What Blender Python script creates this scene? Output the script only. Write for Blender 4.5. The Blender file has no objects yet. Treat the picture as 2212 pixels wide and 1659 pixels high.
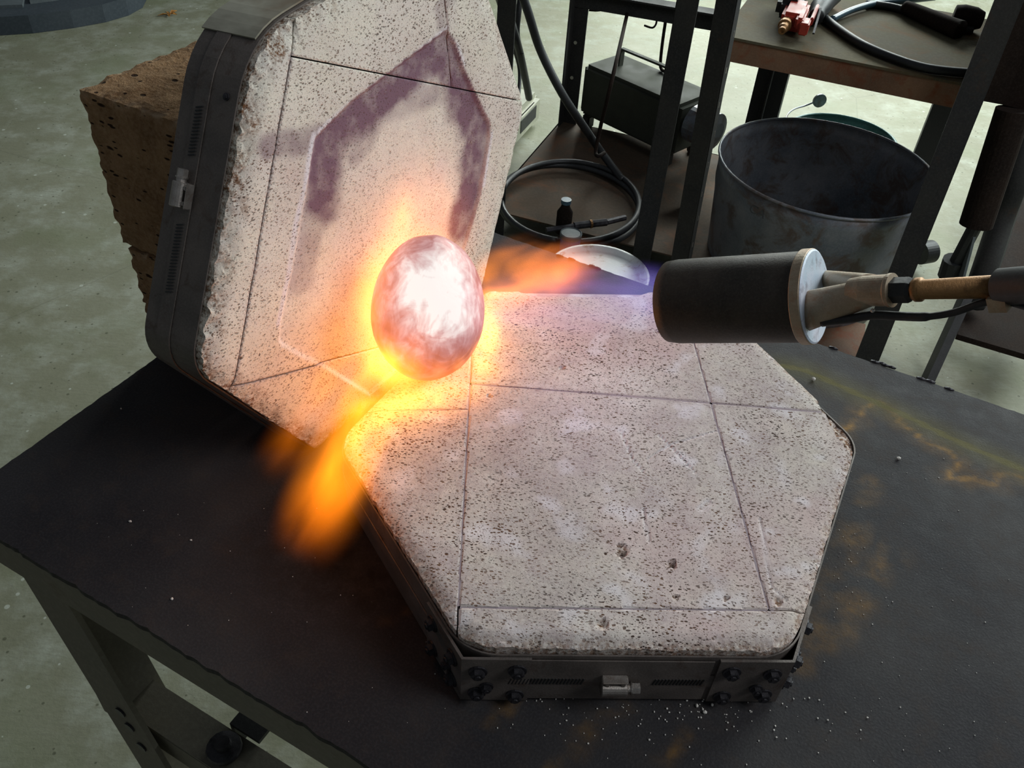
import bpy, bmesh, math, random
from mathutils import Vector, Matrix, noise, geometry
random.seed(7)
S = bpy.context.scene
COL = S.collection
V = Vector
# ---------------------------------------------------------------- camera
F = 1870.0; CX, CY = 1106.0, 829.5; H = 0.575
dn = V((-156.0, 2120.0, F)).normalized()            # "down" seen in camera axes (x right, y down, z ahead)
zc = -dn
yc = (V((0, 0, 1)) - dn * dn.z).normalized()
xc = yc.cross(zc)
def c2w(r): return V((xc.dot(r), yc.dot(r), zc.dot(r)))
O = V((0, 0, H))
def ray(px, py): return c2w(V((px - CX, py - CY, F)))
def at(px, py, h):
    r = ray(px, py); return O + r * ((h - H) / r.z)
def far(px, py, s): return O + ray(px, py).normalized() * s
cam = bpy.data.cameras.new('camera'); co = bpy.data.objects.new('camera', cam); COL.objects.link(co)
right, dwn, fwd = c2w(V((1, 0, 0))), c2w(V((0, 1, 0))), c2w(V((0, 0, 1)))
m = Matrix((right, -dwn, -fwd)).transposed().to_4x4(); m.translation = O
co.matrix_world = m
cam.sensor_width = 36; cam.lens = 36 * F / 2212; cam.clip_start = 0.02
S.camera = co
# ---------------------------------------------------------------- light
FLOOR = -0.75
w = bpy.data.worlds.new('world'); S.world = w; w.use_nodes = True
w.node_tree.nodes['Background'].inputs[0].default_value = (0.80, 0.90, 1.0, 1)
w.node_tree.nodes['Background'].inputs[1].default_value = 0.105
def area(name, loc, tgt, sx, sy, power, col):
    l = bpy.data.lights.new(name, 'AREA'); l.shape = 'RECTANGLE'; l.size = sx; l.size_y = sy
    l.energy = power; l.color = col
    o = bpy.data.objects.new(name, l); COL.objects.link(o); o.location = loc
    o.rotation_euler = (V(tgt) - V(loc)).to_track_quat('-Z', 'Y').to_euler(); return o
area('door_daylight', (3.9, 4.6, 2.0), (0.8, 2.6, -0.7), 3.0, 2.4, 290, (0.90, 1.0, 0.98))
area('overhead_fill', (2.2, 0.0, 2.05), (0.1, 0.6, 0), 1.3, 1.3, 36, (0.93, 0.96, 1.0))  # unseen soft overhead lamp, shifted right to brighten the upright slab
wl = area('back_floor_fill', (1.3, 6.2, 1.3), (0.9, 3.0, -0.75), 1.8, 1.3, 34, (0.93, 1.0, 0.95)); wl.data.spread = math.radians(62)  # added fill lamp, no window there; brightens the floor at the back
vs = S.view_settings; vs.view_transform = 'Standard'; vs.look = 'None'; vs.exposure = 0; vs.gamma = 1
vs.use_curve_mapping = False
S.cycles.use_denoising = True
S.cycles.max_bounces = 5; S.cycles.volume_step_rate = 2.0; S.cycles.volume_max_steps = 128; S.cycles.volume_bounces = 0; S.cycles.transparent_max_bounces = 12
S.cycles.sample_clamp_indirect = 4
def point(name, loc, power, col, r=0.012):
    l = bpy.data.lights.new(name, 'POINT'); l.energy = power; l.color = col; l.shadow_soft_size = r
    o = bpy.data.objects.new(name, l); COL.objects.link(o); o.location = loc; return o
# light of the flames themselves (positions inside the flame volumes below)
ORANGE = (1.0, 0.30, 0.035)
for q_, p_ in (((1062, 660), .012), ((1068, 720), .016), ((1062, 775), .018), ((1020, 825), .016), ((960, 852), .018), ((890, 866), .02), ((830, 878), .02), ((785, 900), .016)):
    point('flame_light', at(q_[0], q_[1], 0.079), p_, (1.0, 0.36, 0.045), 0.010)
point('flame_light', far(795, 760, 0.765), 0.02, ORANGE)
point('flame_light', far(800, 620, 0.80), 0.03, ORANGE)
point('flame_light', far(905, 480, 0.79), 0.03, ORANGE)
point('flame_light', far(1030, 560, 0.82), 0.06, ORANGE)
point('flame_light', far(690, 1000, 0.66), 0.015, ORANGE, 0.02)
point('flame_light', far(1290, 660, 0.70), 0.10, (0.75, 0.55, 1.0), 0.03)
# ---------------------------------------------------------------- materials
def s2l(c):
    return tuple((x / 255 / 12.92) if x / 255 <= 0.04045 else ((x / 255 + 0.055) / 1.055) ** 2.4 for x in c) + (1,)
class NT:
    def __init__(s, name):
        s.m = bpy.data.materials.new(name); s.m.use_nodes = True; s.t = s.m.node_tree
        s.t.nodes.clear(); s.out = s.n('ShaderNodeOutputMaterial')
    def n(s, typ, ins=None, **kw):
        nd = s.t.nodes.new(typ)
        for k, v in kw.items(): setattr(nd, k, v)
        for k, v in (ins or {}).items(): s.set(nd.inputs[k], v)
        return nd
    def set(s, sock, v):
        if isinstance(v, bpy.types.NodeSocket): s.t.links.new(v, sock)
        else: sock.default_value = v
    def math(s, op, a, b=0.0, c=None, clamp=False):
        nd = s.n('ShaderNodeMath', operation=op, use_clamp=clamp); s.set(nd.inputs[0], a); s.set(nd.inputs[1], b)
        if c is not None: s.set(nd.inputs[2], c)
        return nd.outputs[0]
    def mix(s, f, a, b, mode='MIX'):
        nd = s.n('ShaderNodeMix', data_type='RGBA', blend_type=mode)
        s.set(nd.inputs[0], f); s.set(nd.inputs[6], a); s.set(nd.inputs[7], b); return nd.outputs[2]
    def ramp(s, f, lo, hi, a=0.0, b=1.0):
        nd = s.n('ShaderNodeMapRange', {0: f, 1: lo, 2: hi, 3: a, 4: b}); return nd.outputs[0]
    def coord(s, scale=(1, 1, 1), rot=(0, 0, 0)):
        tc = s.n('ShaderNodeTexCoord'); mp = s.n('ShaderNodeMapping', {'Scale': scale, 'Rotation': rot})
        s.t.links.new(tc.outputs['Object'], mp.inputs['Vector']); return mp.outputs[0]
    def noise(s, v, scale, detail=4, rough=0.55, dist=0.0):
        return s.n('ShaderNodeTexNoise', {'Vector': v, 'Scale': scale, 'Detail': detail, 'Roughness': rough, 'Distortion': dist}).outputs[0]
    def bsdf(s, color, rough=0.6, metal=0.0, bump=None, bs=0.3, bd=0.002, spec=0.5, **kw):
        b = s.n('ShaderNodeBsdfPrincipled', {'Base Color': color, 'Roughness': rough, 'Metallic': metal, 'Specular IOR Level': spec})
        for k, v in kw.items(): s.set(b.inputs[k], v)
        if bump is not None:
            bn = s.n('ShaderNodeBump', {'Height': bump, 'Strength': bs, 'Distance': bd}); s.t.links.new(bn.outputs[0], b.inputs['Normal'])
        s.t.links.new(b.outputs[0], s.out.inputs[0]); return b

def pits(t, co_, scale, lo, hi, thr):
    v = t.n('ShaderNodeTexVoronoi', {'Vector': co_, 'Scale': scale, 'Randomness': 1.0})
    r = t.n('ShaderNodeSeparateColor', {0: v.outputs['Color']})
    keep = t.math('GREATER_THAN', r.outputs[0], thr)
    rad = t.ramp(r.outputs[1], 0, 1, lo, hi)
    return t.math('MULTIPLY', t.ramp(t.math('DIVIDE', v.outputs['Distance'], rad), 0.75, 1.05, 1, 0), keep)

def refractory(name, c1, c2, c3):
    t = NT(name)
    c = t.coord()
    warp = t.n('ShaderNodeTexNoise', {'Vector': c, 'Scale': 60.0, 'Detail': 3.0})
    wc = t.n('ShaderNodeVectorMath', {0: warp.outputs['Color'], 1: (0.5, 0.5, 0.5)}, operation='SUBTRACT').outputs[0]
    wc = t.n('ShaderNodeVectorMath', {0: wc}, operation='SCALE'); wc.inputs[3].default_value = 0.006
    cw = t.n('ShaderNodeVectorMath', {0: c, 1: wc.outputs[0]}, operation='ADD').outputs[0]
    def rs(sx, rot):
        return t.n('ShaderNodeMapping', {'Vector': cw, 'Scale': (sx, 1, 1), 'Rotation': (0, 0, rot)}).outputs[0]
    p1 = t.math('MAXIMUM', pits(t, rs(0.55, 0.5), 430, 0.13, 0.38, 0.5), pits(t, rs(0.5, 2.2), 450, 0.12, 0.38, 0.5))
    p1 = t.math('MAXIMUM', p1, pits(t, rs(0.6, 1.35), 520, 0.12, 0.36, 0.5))
    p2 = pits(t, rs(0.5, 1.9), 330, 0.06, 0.25, 0.45)
    p3 = pits(t, rs(0.6, 1.1), 950, 0.15, 0.42, 0.4)
    p4 = pits(t, rs(0.8, 0.2), 60, 0.02, 0.09, 0.55)
    big = t.noise(c, 9, 4, 0.6); mid = t.noise(c, 34, 5, 0.65); fine = t.noise(c, 420, 3, 0.7)
    dens = t.ramp(t.noise(c, 14, 3), 0.35, 0.6, 0.35, 1.0)
    base = t.mix(t.ramp(big, 0.38, 0.62), s2l(c1), s2l(c2))
    base = t.mix(t.ramp(t.noise(c, 7, 4, 0.6), 0.5, 0.68, 0, 0.4), base, s2l((196, 168, 172)))
    base = t.mix(t.ramp(mid, 0.42, 0.7, 0, 0.6), base, s2l(c3))
    base = t.mix(t.ramp(t.noise(c, 17, 5, 0.7, 0.8), 0.52, 0.72, 0, 0.6), base, s2l((222, 218, 212)))
    base = t.mix(t.ramp(fine, 0.3, 0.75, 0, 0.5), base, s2l((226, 218, 208)))
    base = t.mix(t.ramp(t.noise(c, 1300, 2, 0.6), 0.45, 0.72, 0, 0.35), base, s2l((128, 112, 104)))
    base = t.mix(t.ramp(t.noise(c, 5.5, 3, 0.5), 0.56, 0.7, 0, 0.5), base, s2l((192, 160, 160)))
    at_ = t.n('ShaderNodeAttribute', attribute_name='stain')
    sp = t.n('ShaderNodeSeparateColor', {0: at_.outputs['Color']})
    nz = t.ramp(t.noise(c, 45, 5, 0.6), 0.25, 0.6, 0.55, 1.1)
    base = t.mix(t.math('MULTIPLY', sp.outputs[0], nz, clamp=True), base, s2l((122, 96, 108)))
    base = t.mix(t.math('MULTIPLY', sp.outputs[1], nz, clamp=True), base, s2l((222, 218, 222)))
    brk = t.ramp(t.noise(c, 300, 5, 0.75), 0.42, 0.58)
    wbr = t.ramp(t.noise(c, 380, 4, 0.7), 0.46, 0.6)
    base = t.mix(t.math('MULTIPLY', t.math('MULTIPLY', sp.outputs[2], 0.8), wbr, clamp=True), base, s2l((236, 228, 214)))
    base = t.mix(t.math('MULTIPLY', sp.outputs[2], brk, clamp=True), base, s2l((128, 92, 66)))
    clean = t.ramp(at_.outputs['Alpha'], 0, 1, 0.2, 1.0)
    pit = t.math('MAXIMUM', t.math('MULTIPLY', t.math('MAXIMUM', p1, t.math('MULTIPLY', p3, 0.75)), dens), t.math('MAXIMUM', t.math('MULTIPLY', p2, 0.9), p4))
    pit = t.math('MULTIPLY', pit, clean)
    pitc = t.mix(t.ramp(mid, 0.4, 0.6), s2l((66, 52, 46)), s2l((104, 76, 56)))
    base = t.mix(pit, base, pitc)
    hgt = t.math('SUBTRACT', t.math('ADD', t.math('MULTIPLY', fine, 0.35), t.math('MULTIPLY', mid, 0.5)), pit)
    t.bsdf(base, 0.92, bump=hgt, bs=0.55, bd=0.0014, spec=0.15)
    return t.m
M_IFB = refractory('mauve_grey_firebrick', (176, 165, 160), (194, 186, 174), (160, 146, 152))
M_IFB2 = refractory('cream_firebrick', (222, 216, 198), (232, 227, 210), (210, 200, 194))

def tan_brick():
    t = NT('hard_firebrick'); c = t.coord(); cs = t.coord((1, 1, 3))
    n1 = t.noise(c, 25, 6, 0.65); n2 = t.noise(c, 220, 4, 0.7)
    base = t.mix(t.ramp(n1, 0.35, 0.65), s2l((118, 86, 58)), s2l((158, 124, 90)))
    base = t.mix(t.ramp(n2, 0.4, 0.7, 0, 0.5), base, s2l((180, 150, 118)))
    p = t.math('MAXIMUM', pits(t, cs, 90, 0.08, 0.3, 0.45), pits(t, cs, 34, 0.06, 0.2, 0.5))
    base = t.mix(p, base, s2l((52, 36, 26)))
    at_ = t.n('ShaderNodeAttribute', attribute_name='stain'); sp = t.n('ShaderNodeSeparateColor', {0: at_.outputs['Color']})
    base = t.mix(t.math('MULTIPLY', sp.outputs[1], 0.6), base, s2l((205, 180, 150)))
    h = t.math('SUBTRACT', t.math('ADD', n1, t.math('MULTIPLY', n2, 0.6)), p)
    t.bsdf(base, 0.95, bump=h, bs=0.8, bd=0.004, spec=0.1); return t.m
M_TAN = tan_brick()

def steel(name, c1, c2, rough=0.5, metal=0.6, rust=None, rlo=0.58, rhi=0.72, ns=12, bs=0.25, bd=0.001, spec=0.5):
    t = NT(name); c = t.coord()
    n1 = t.noise(c, ns, 6, 0.6); n2 = t.noise(c, ns * 22, 4, 0.7)
    base = t.mix(t.ramp(n1, 0.35, 0.65), s2l(c1), s2l(c2))
    base = t.mix(t.ramp(n2, 0.45, 0.75, 0, 0.3), base, s2l(tuple(min(255, x + 30) for x in c2)))
    if rust: base = t.mix(t.ramp(t.noise(c, ns * 1.7, 7, 0.7, 0.5), rlo, rhi, 0, 0.85), base, s2l(rust))
    r = t.ramp(n1, 0.3, 0.7, rough - 0.08, rough + 0.12)
    t.bsdf(base, r, metal, bump=t.math('ADD', n1, n2), bs=bs, bd=bd, spec=spec); return t.m
M_BAND = steel('heat_blackened_steel', (92, 85, 80), (112, 103, 97), 0.5, 0.3, (74, 52, 38), 0.55, 0.75, 30)
M_BLACK = steel('black_painted_steel', (24, 25, 26), (36, 36, 35), 0.55, 0.0, (60, 46, 36), 0.62, 0.8, 14)
M_POST = steel('dark_frame_steel', (34, 35, 36), (48, 47, 44), 0.7, 0.0, (66, 50, 38), 0.6, 0.78, 10, spec=0.25)
M_LEG = steel('olive_painted_angle', (98, 94, 82), (112, 106, 92), 0.75, 0.0, (84, 62, 44), 0.62, 0.8, 9)
M_BOLT = steel('sooty_bolt', (40, 39, 42), (72, 70, 74), 0.4, 0.6, None, ns=60)
M_ZINC = steel('zinc_clamp', (150, 140, 130), (186, 180, 174), 0.32, 0.85, (130, 96, 74), 0.55, 0.75, 60)
M_BRASS = steel('dull_brass', (130, 92, 54), (156, 118, 76), 0.45, 0.7, (96, 72, 52), 0.55, 0.75, 40)
M_CAST = steel('cast_burner_metal', (150, 134, 112), (172, 156, 134), 0.45, 0.4, (156, 110, 78), 0.5, 0.7, 45)
M_FLNG = steel('daylight_tinted_flange', (186, 206, 222), (210, 212, 224), 0.4, 0.1, (96, 84, 100), 0.5, 0.75, 60)  # bluish daylight from the right is put into this colour
M_TORCH = steel('sooted_burner_tube', (46, 42, 37), (66, 59, 52), 0.5, 0.4, (50, 42, 38), 0.55, 0.7, 30)
M_GALV = steel('dull_galvanised', (96, 104, 114), (134, 136, 140), 0.42, 0.3, (98, 82, 72), 0.48, 0.62, 9)
M_RUSTY = steel('rusty_apron', (116, 86, 66), (138, 104, 78), 0.7, 0.1, (132, 70, 40), 0.5, 0.68, 12)
M_PLATE2 = steel('stained_bench_top', (78, 72, 56), (104, 98, 78), 0.85, 0.0, (110, 78, 44), 0.5, 0.72, 5, spec=0.15)
M_SHELF = steel('rusty_shelf_plate', (60, 50, 38), (78, 62, 46), 0.85, 0.0, (110, 70, 40), 0.52, 0.72, 5)
M_RUB = steel('black_rubber', (20, 21, 22), (32, 34, 36), 0.5, 0.0, None, ns=8)
M_BLUEH = steel('blue_grey_hose', (56, 84, 100), (78, 108, 124), 0.35, 0.0, None, ns=8)
M_RED = steel('red_painted_tool', (148, 44, 34), (188, 66, 50), 0.45, 0.0, (80, 34, 28), 0.55, 0.75, 40)
M_CREAM = steel('pale_plastic', (150, 150, 132), (178, 178, 158), 0.5, 0.0, (96, 86, 64), 0.6, 0.8, 10)
M_DISH = steel('white_dish', (226, 230, 232), (240, 240, 238), 0.5, 0.0, (150, 118, 74), 0.52, 0.66, 9)
M_GREENP = steel('green_grey_pail', (58, 92, 84), (84, 124, 122), 0.45, 0.1, (110, 140, 150), 0.55, 0.7, 7)
M_BLUEC = steel('blue_can', (50, 84, 126), (66, 104, 150), 0.4, 0.0, None, ns=8)
M_MACH = steel('black_crackle_enamel', (50, 52, 44), (62, 64, 54), 0.75, 0.0, None, ns=18, spec=0.3)
M_BASE = steel('slate_rubber_base', (44, 54, 62), (58, 66, 72), 0.7, 0.0, None, ns=4)
M_PLATEG = steel('grey_base_panel', (78, 86, 88), (92, 100, 102), 0.6, 0.0, None, ns=4)
M_BROWN = steel('brown_black_stand', (30, 24, 21), (44, 35, 30), 0.9, 0.0, None, ns=10, spec=0.1)
M_MORTAR = steel('grey_mauve_mortar', (134, 120, 126), (152, 140, 144), 0.9, 0.0, None, ns=40)
M_CRUMB = steel('white_brick_crumb', (214, 208, 198), (232, 228, 220), 0.9, 0.0, None, ns=100)
M_LEAF = steel('dry_leaf', (140, 92, 36), (176, 122, 50), 0.8, 0.0, None, ns=60)

def polished():
    t = NT('heat_tinted_bright_steel'); c = t.coord((1, 6, 1)); c2 = t.coord()
    n = t.noise(c, 30, 4); base = t.mix(t.ramp(n, 0.3, 0.7), s2l((150, 147, 130)), s2l((186, 183, 164)))
    base = t.mix(t.ramp(t.noise(c2, 14, 4), 0.5, 0.7, 0, 0.7), base, s2l((120, 88, 60)))
    t.bsdf(base, 0.42, 0.25); return t.m
M_BRIGHT = polished()

def floor_mat():
    t = NT('worn_concrete'); c = t.coord(); cs = t.coord((1, 7, 1), (0, 0, 0.45))
    n1 = t.noise(c, 1.4, 6, 0.6); n2 = t.noise(c, 9, 6, 0.65); n3 = t.noise(c, 140, 4, 0.7)
    base = t.mix(t.ramp(n1, 0.35, 0.65), s2l((122, 121, 98)), s2l((150, 150, 130)))
    base = t.mix(t.ramp(n2, 0.45, 0.7, 0, 0.6), base, s2l((186, 190, 178)))
    base = t.mix(t.ramp(t.noise(c, 60, 5, 0.75), 0.4, 0.7, 0, 0.4), base, s2l((122, 124, 100)))
    base = t.mix(t.ramp(t.noise(cs, 22, 6, 0.75), 0.48, 0.7, 0, 0.5), base, s2l((118, 118, 100)))
    base = t.mix(t.ramp(t.noise(c, 3.3, 3), 0.52, 0.68, 0, 0.5), base, s2l((122, 128, 98)))
    v = t.n('ShaderNodeTexVoronoi', {'Vector': c, 'Scale': 30.0})
    rr = t.n('ShaderNodeSeparateColor', {0: v.outputs['Color']})
    sp = t.math('MULTIPLY', t.math('LESS_THAN', v.outputs['Distance'], t.ramp(rr.outputs[1], 0, 1, 0.03, 0.16)), t.math('GREATER_THAN', rr.outputs[0], 0.72))
    base = t.mix(t.math('MULTIPLY', sp, 0.6), base, s2l((204, 208, 196)))
    sp2 = pits(t, c, 60, 0.04, 0.24, 0.6)
    base = t.mix(t.math('MULTIPLY', sp2, 0.75), base, s2l((84, 84, 66)))
    cr = t.n('ShaderNodeTexVoronoi', {'Vector': c, 'Scale': 0.7}, feature='DISTANCE_TO_EDGE')
    base = t.mix(t.ramp(cr.outputs[0], 0.0, 0.002, 0.25, 0), base, s2l((70, 70, 56)))
    t.bsdf(base, t.ramp(n2, 0.3, 0.7, 0.55, 0.8), bump=t.math('ADD', n2, t.math('MULTIPLY', n3, 0.5)), bs=0.35, bd=0.004, spec=0.3); return t.m
M_FLOOR = floor_mat()

def bench_mat():
    t = NT('scaled_steel_plate'); c = t.coord()
    n1 = t.noise(c, 6, 6, 0.6); n2 = t.noise(c, 38, 5, 0.7); n3 = t.noise(c, 520, 3, 0.6)
    base = t.mix(t.ramp(n1, 0.35, 0.65), s2l((41, 40, 43)), s2l((56, 54, 54)))
    base = t.mix(t.ramp(n2, 0.5, 0.75, 0, 0.45), base, s2l((70, 60, 53)))
    base = t.mix(t.ramp(n3, 0.45, 0.8, 0, 0.3), base, s2l((84, 83, 84)))
    at_ = t.n('ShaderNodeAttribute', attribute_name='stain'); sp = t.n('ShaderNodeSeparateColor', {0: at_.outputs['Color']})
    rn = t.ramp(t.noise(c, 60, 5, 0.7), 0.3, 0.65, 0.1, 1)
    base = t.mix(t.math('MULTIPLY', sp.outputs[0], rn, clamp=True), base, s2l((134, 100, 48)))
    base = t.mix(t.math('MULTIPLY', sp.outputs[1], 1.0, clamp=True), base, s2l((86, 80, 42)))
    base = t.mix(t.math('MULTIPLY', sp.outputs[2], t.ramp(n2, 0.35, 0.6, 0.4, 1), clamp=True), base, s2l((14, 12, 11)))
    t.bsdf(base, t.ramp(n2, 0.3, 0.7, 0.58, 0.74), 0.0, bump=t.math('ADD', t.math('MULTIPLY', n3, 0.6), n2), bs=0.4, bd=0.0012, spec=0.12); return t.m
M_BENCH = bench_mat()

# ---------------------------------------------------------------- object helpers
def obj(name, bm, mat, parent=None, label=None, smooth=False, kind=None, loc=None, mw=None):
    me = bpy.data.meshes.new(name)
    bmesh.ops.recalc_face_normals(bm, faces=bm.faces)
    if smooth:
        for f in bm.faces: f.smooth = True
    bm.to_mesh(me); bm.free()
    me.materials.append(mat)
    o = bpy.data.objects.new(name, me); COL.objects.link(o)
    if parent is not None: o.parent = parent
    if mw is not None: o.matrix_local = mw
    if loc is not None: o.location = loc
    if label: o['label'] = label
    if kind: o['kind'] = kind
    return o
def tag(o, label, cat, group=None):
    o['label'] = label; o['category'] = cat
    if group: o['group'] = group
    return o
def empty(name, label, cat, mw=None, group=None):
    o = bpy.data.objects.new(name, None); COL.objects.link(o); o.empty_display_size = 0.05
    if mw is not None: o.matrix_world = mw
    return tag(o, label, cat, group)
def inv(o): return o.matrix_world.inverted()
def frame(p, x, z=None):
    """matrix with origin p and local X along x"""
    x = V(x).normalized(); z = V(z or (0, 0, 1)); y = z.cross(x)
    if y.length < 1e-4: y = V((0, 1, 0)).cross(x)
    y.normalize(); z = x.cross(y)
    M_ = Matrix((x, y, z)).transposed().to_4x4(); M_.translation = p; return M_
def box(bm, c, s, M_=None, bev=0.0):
    g = bmesh.ops.create_cube(bm, size=1)['verts']
    for v in g: v.co = V((v.co.x * s[0] + c[0], v.co.y * s[1] + c[1], v.co.z * s[2] + c[2]))
    if bev:
        es = list({e for v in g for e in v.link_edges})
        r = bmesh.ops.bevel(bm, geom=es, offset=bev, segments=2, affect='EDGES', clamp_overlap=True)
        g = list({v for f in r['faces'] for v in f.verts} | {v for v in g if v.is_valid})
    if M_ is not None:
        for v in g: v.co = M_ @ v.co
    return g
def prism(bm, pts, z0, z1, M_=None):
    a = [bm.verts.new(V((p[0], p[1], z0))) for p in pts]; b = [bm.verts.new(V((p[0], p[1], z1))) for p in pts]
    bm.faces.new(a[::-1]); bm.faces.new(b); n = len(pts)
    for i in range(n): bm.faces.new((a[i], a[(i + 1) % n], b[(i + 1) % n], b[i]))
    if M_ is not None:
        for v in a + b: v.co = M_ @ v.co
def solid(bm, top, off):
    """solid from world polygon and an offset vector"""
    a = [bm.verts.new(V(p)) for p in top]; b = [bm.verts.new(V(p) + V(off)) for p in top]
    bm.faces.new(a); bm.faces.new(b[::-1]); n = len(a)
    for i in range(n): bm.faces.new((a[i], b[i], b[(i + 1) % n], a[(i + 1) % n]))
def lathe(bm, prof, seg=32, M_=None, closed=False):
    """profile (x along axis, radius) around local X"""
    rings = []
    for x, r in prof:
        rings.append([bm.verts.new(V((x, max(r, 1e-5) * math.cos(2 * math.pi * k / seg), max(r, 1e-5) * math.sin(2 * math.pi * k / seg)))) for k in range(seg)])
    n = len(rings)
    for i in range(n if closed else n - 1):
        a, b = rings[i], rings[(i + 1) % n]
        for k in range(seg): bm.faces.new((a[k], a[(k + 1) % seg], b[(k + 1) % seg], b[k]))
    if not closed:
        bm.faces.new(rings[0]); bm.faces.new(rings[-1][::-1])
    if M_ is not None:
        for r_ in rings:
            for v in r_: v.co = M_ @ v.co
def spline(pts, n=8):
    pts = [V(p) for p in pts]; out = []
    for i in range(len(pts) - 1):
        p0 = pts[max(i - 1, 0)]; p1 = pts[i]; p2 = pts[i + 1]; p3 = pts[min(i + 2, len(pts) - 1)]
        for k in range(n):
            t = k / n
            out.append(0.5 * ((2 * p1) + (p2 - p0) * t + (2 * p0 - 5 * p1 + 4 * p2 - p3) * t * t + (3 * p1 - p0 - 3 * p2 + p3) * t ** 3))
    out.append(pts[-1]); return out
def tube(bm, pts, r, seg=10, smooth_n=0):
    if smooth_n: pts = spline(pts, smooth_n)
    pts = [V(p) for p in pts]; rings = []; up = None
    for i, p in enumerate(pts):
        d = (pts[min(i + 1, len(pts) - 1)] - pts[max(i - 1, 0)]).normalized()
        if up is None: up = d.orthogonal().normalized()
        up = (up - d * up.dot(d)).normalized(); s = d.cross(up)
        rr = r(i / (len(pts) - 1)) if callable(r) else r
        rings.append([bm.verts.new(p + (up * math.cos(2 * math.pi * k / seg) + s * math.sin(2 * math.pi * k / seg)) * rr) for k in range(seg)])
    for a, b in zip(rings, rings[1:]):
        for k in range(seg): bm.faces.new((a[k], a[(k + 1) % seg], b[(k + 1) % seg], b[k]))
    bm.faces.new(rings[0][::-1]); bm.faces.new(rings[-1])
def bar(bm, a, b, w_, t_, up=(0, 0, 1)):
    a, b = V(a), V(b); L = (b - a).length
    box(bm, (L / 2, 0, 0), (L, w_, t_), frame(a, b - a, up))
def NB(): return bmesh.new()
def tnoise(p, s): return noise.noise(V(p) * s)
def fbm(p, s, o=3): return sum(noise.noise(V(p) * s * 2 ** k + V((k * 7, 0, 0))) / 2 ** k for k in range(o))

# ---------------------------------------------------------------- floor
def make_floor():
    bm = NB(); box(bm, (0.5, 2.5, -0.05), (14, 14, 0.1))
    o = obj('floor', bm, M_FLOOR, loc=(0, 0, FLOOR)); o['kind'] = 'structure'; o['label'] = 'worn grey green concrete workshop floor'
make_floor()

# ---------------------------------------------------------------- steel bench
def inter2(p, d, q, e):
    den = d.x * e.y - d.y * e.x; t = ((q.x - p.x) * e.y - (q.y - p.y) * e.x) / den; return V((p.x + d.x * t, p.y + d.y * t, 0))
AZF = math.radians(-26.1); fd = V((math.cos(AZF), math.sin(AZF), 0)); ld = V((-math.sin(AZF), math.cos(AZF), 0))
pf = at(400, 1411, 0); pl = at(164, 896, 0); pb = at(1570, 675, 0)
c00 = inter2(pf, fd, pl, ld); c01 = inter2(pb, fd, pl, ld)
TL = 1.75; TW = (c01 - c00).length
bench_M = frame(c00, fd); BI = bench_M.inverted()
bench = empty('steel_bench', 'dark scaled steel plate workbench on olive angle iron legs holding the hexagonal slabs', 'workbench', bench_M)
def dseg(p, a, b):
    ab = b - a; t = max(0, min(1, (p - a).dot(ab) / ab.length_squared)); return (p - a - ab * t).length
def P2(pts, h=0.0): return [at(x, y, h).to_2d() for x, y in pts]
def dpoly(p, pts): return min(dseg(p, a, b) for a, b in zip(pts, pts[1:]))
def sm(x, a, b):
    t = max(0, min(1, (x - a) / (b - a))); return t * t * (3 - 2 * t)
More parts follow.
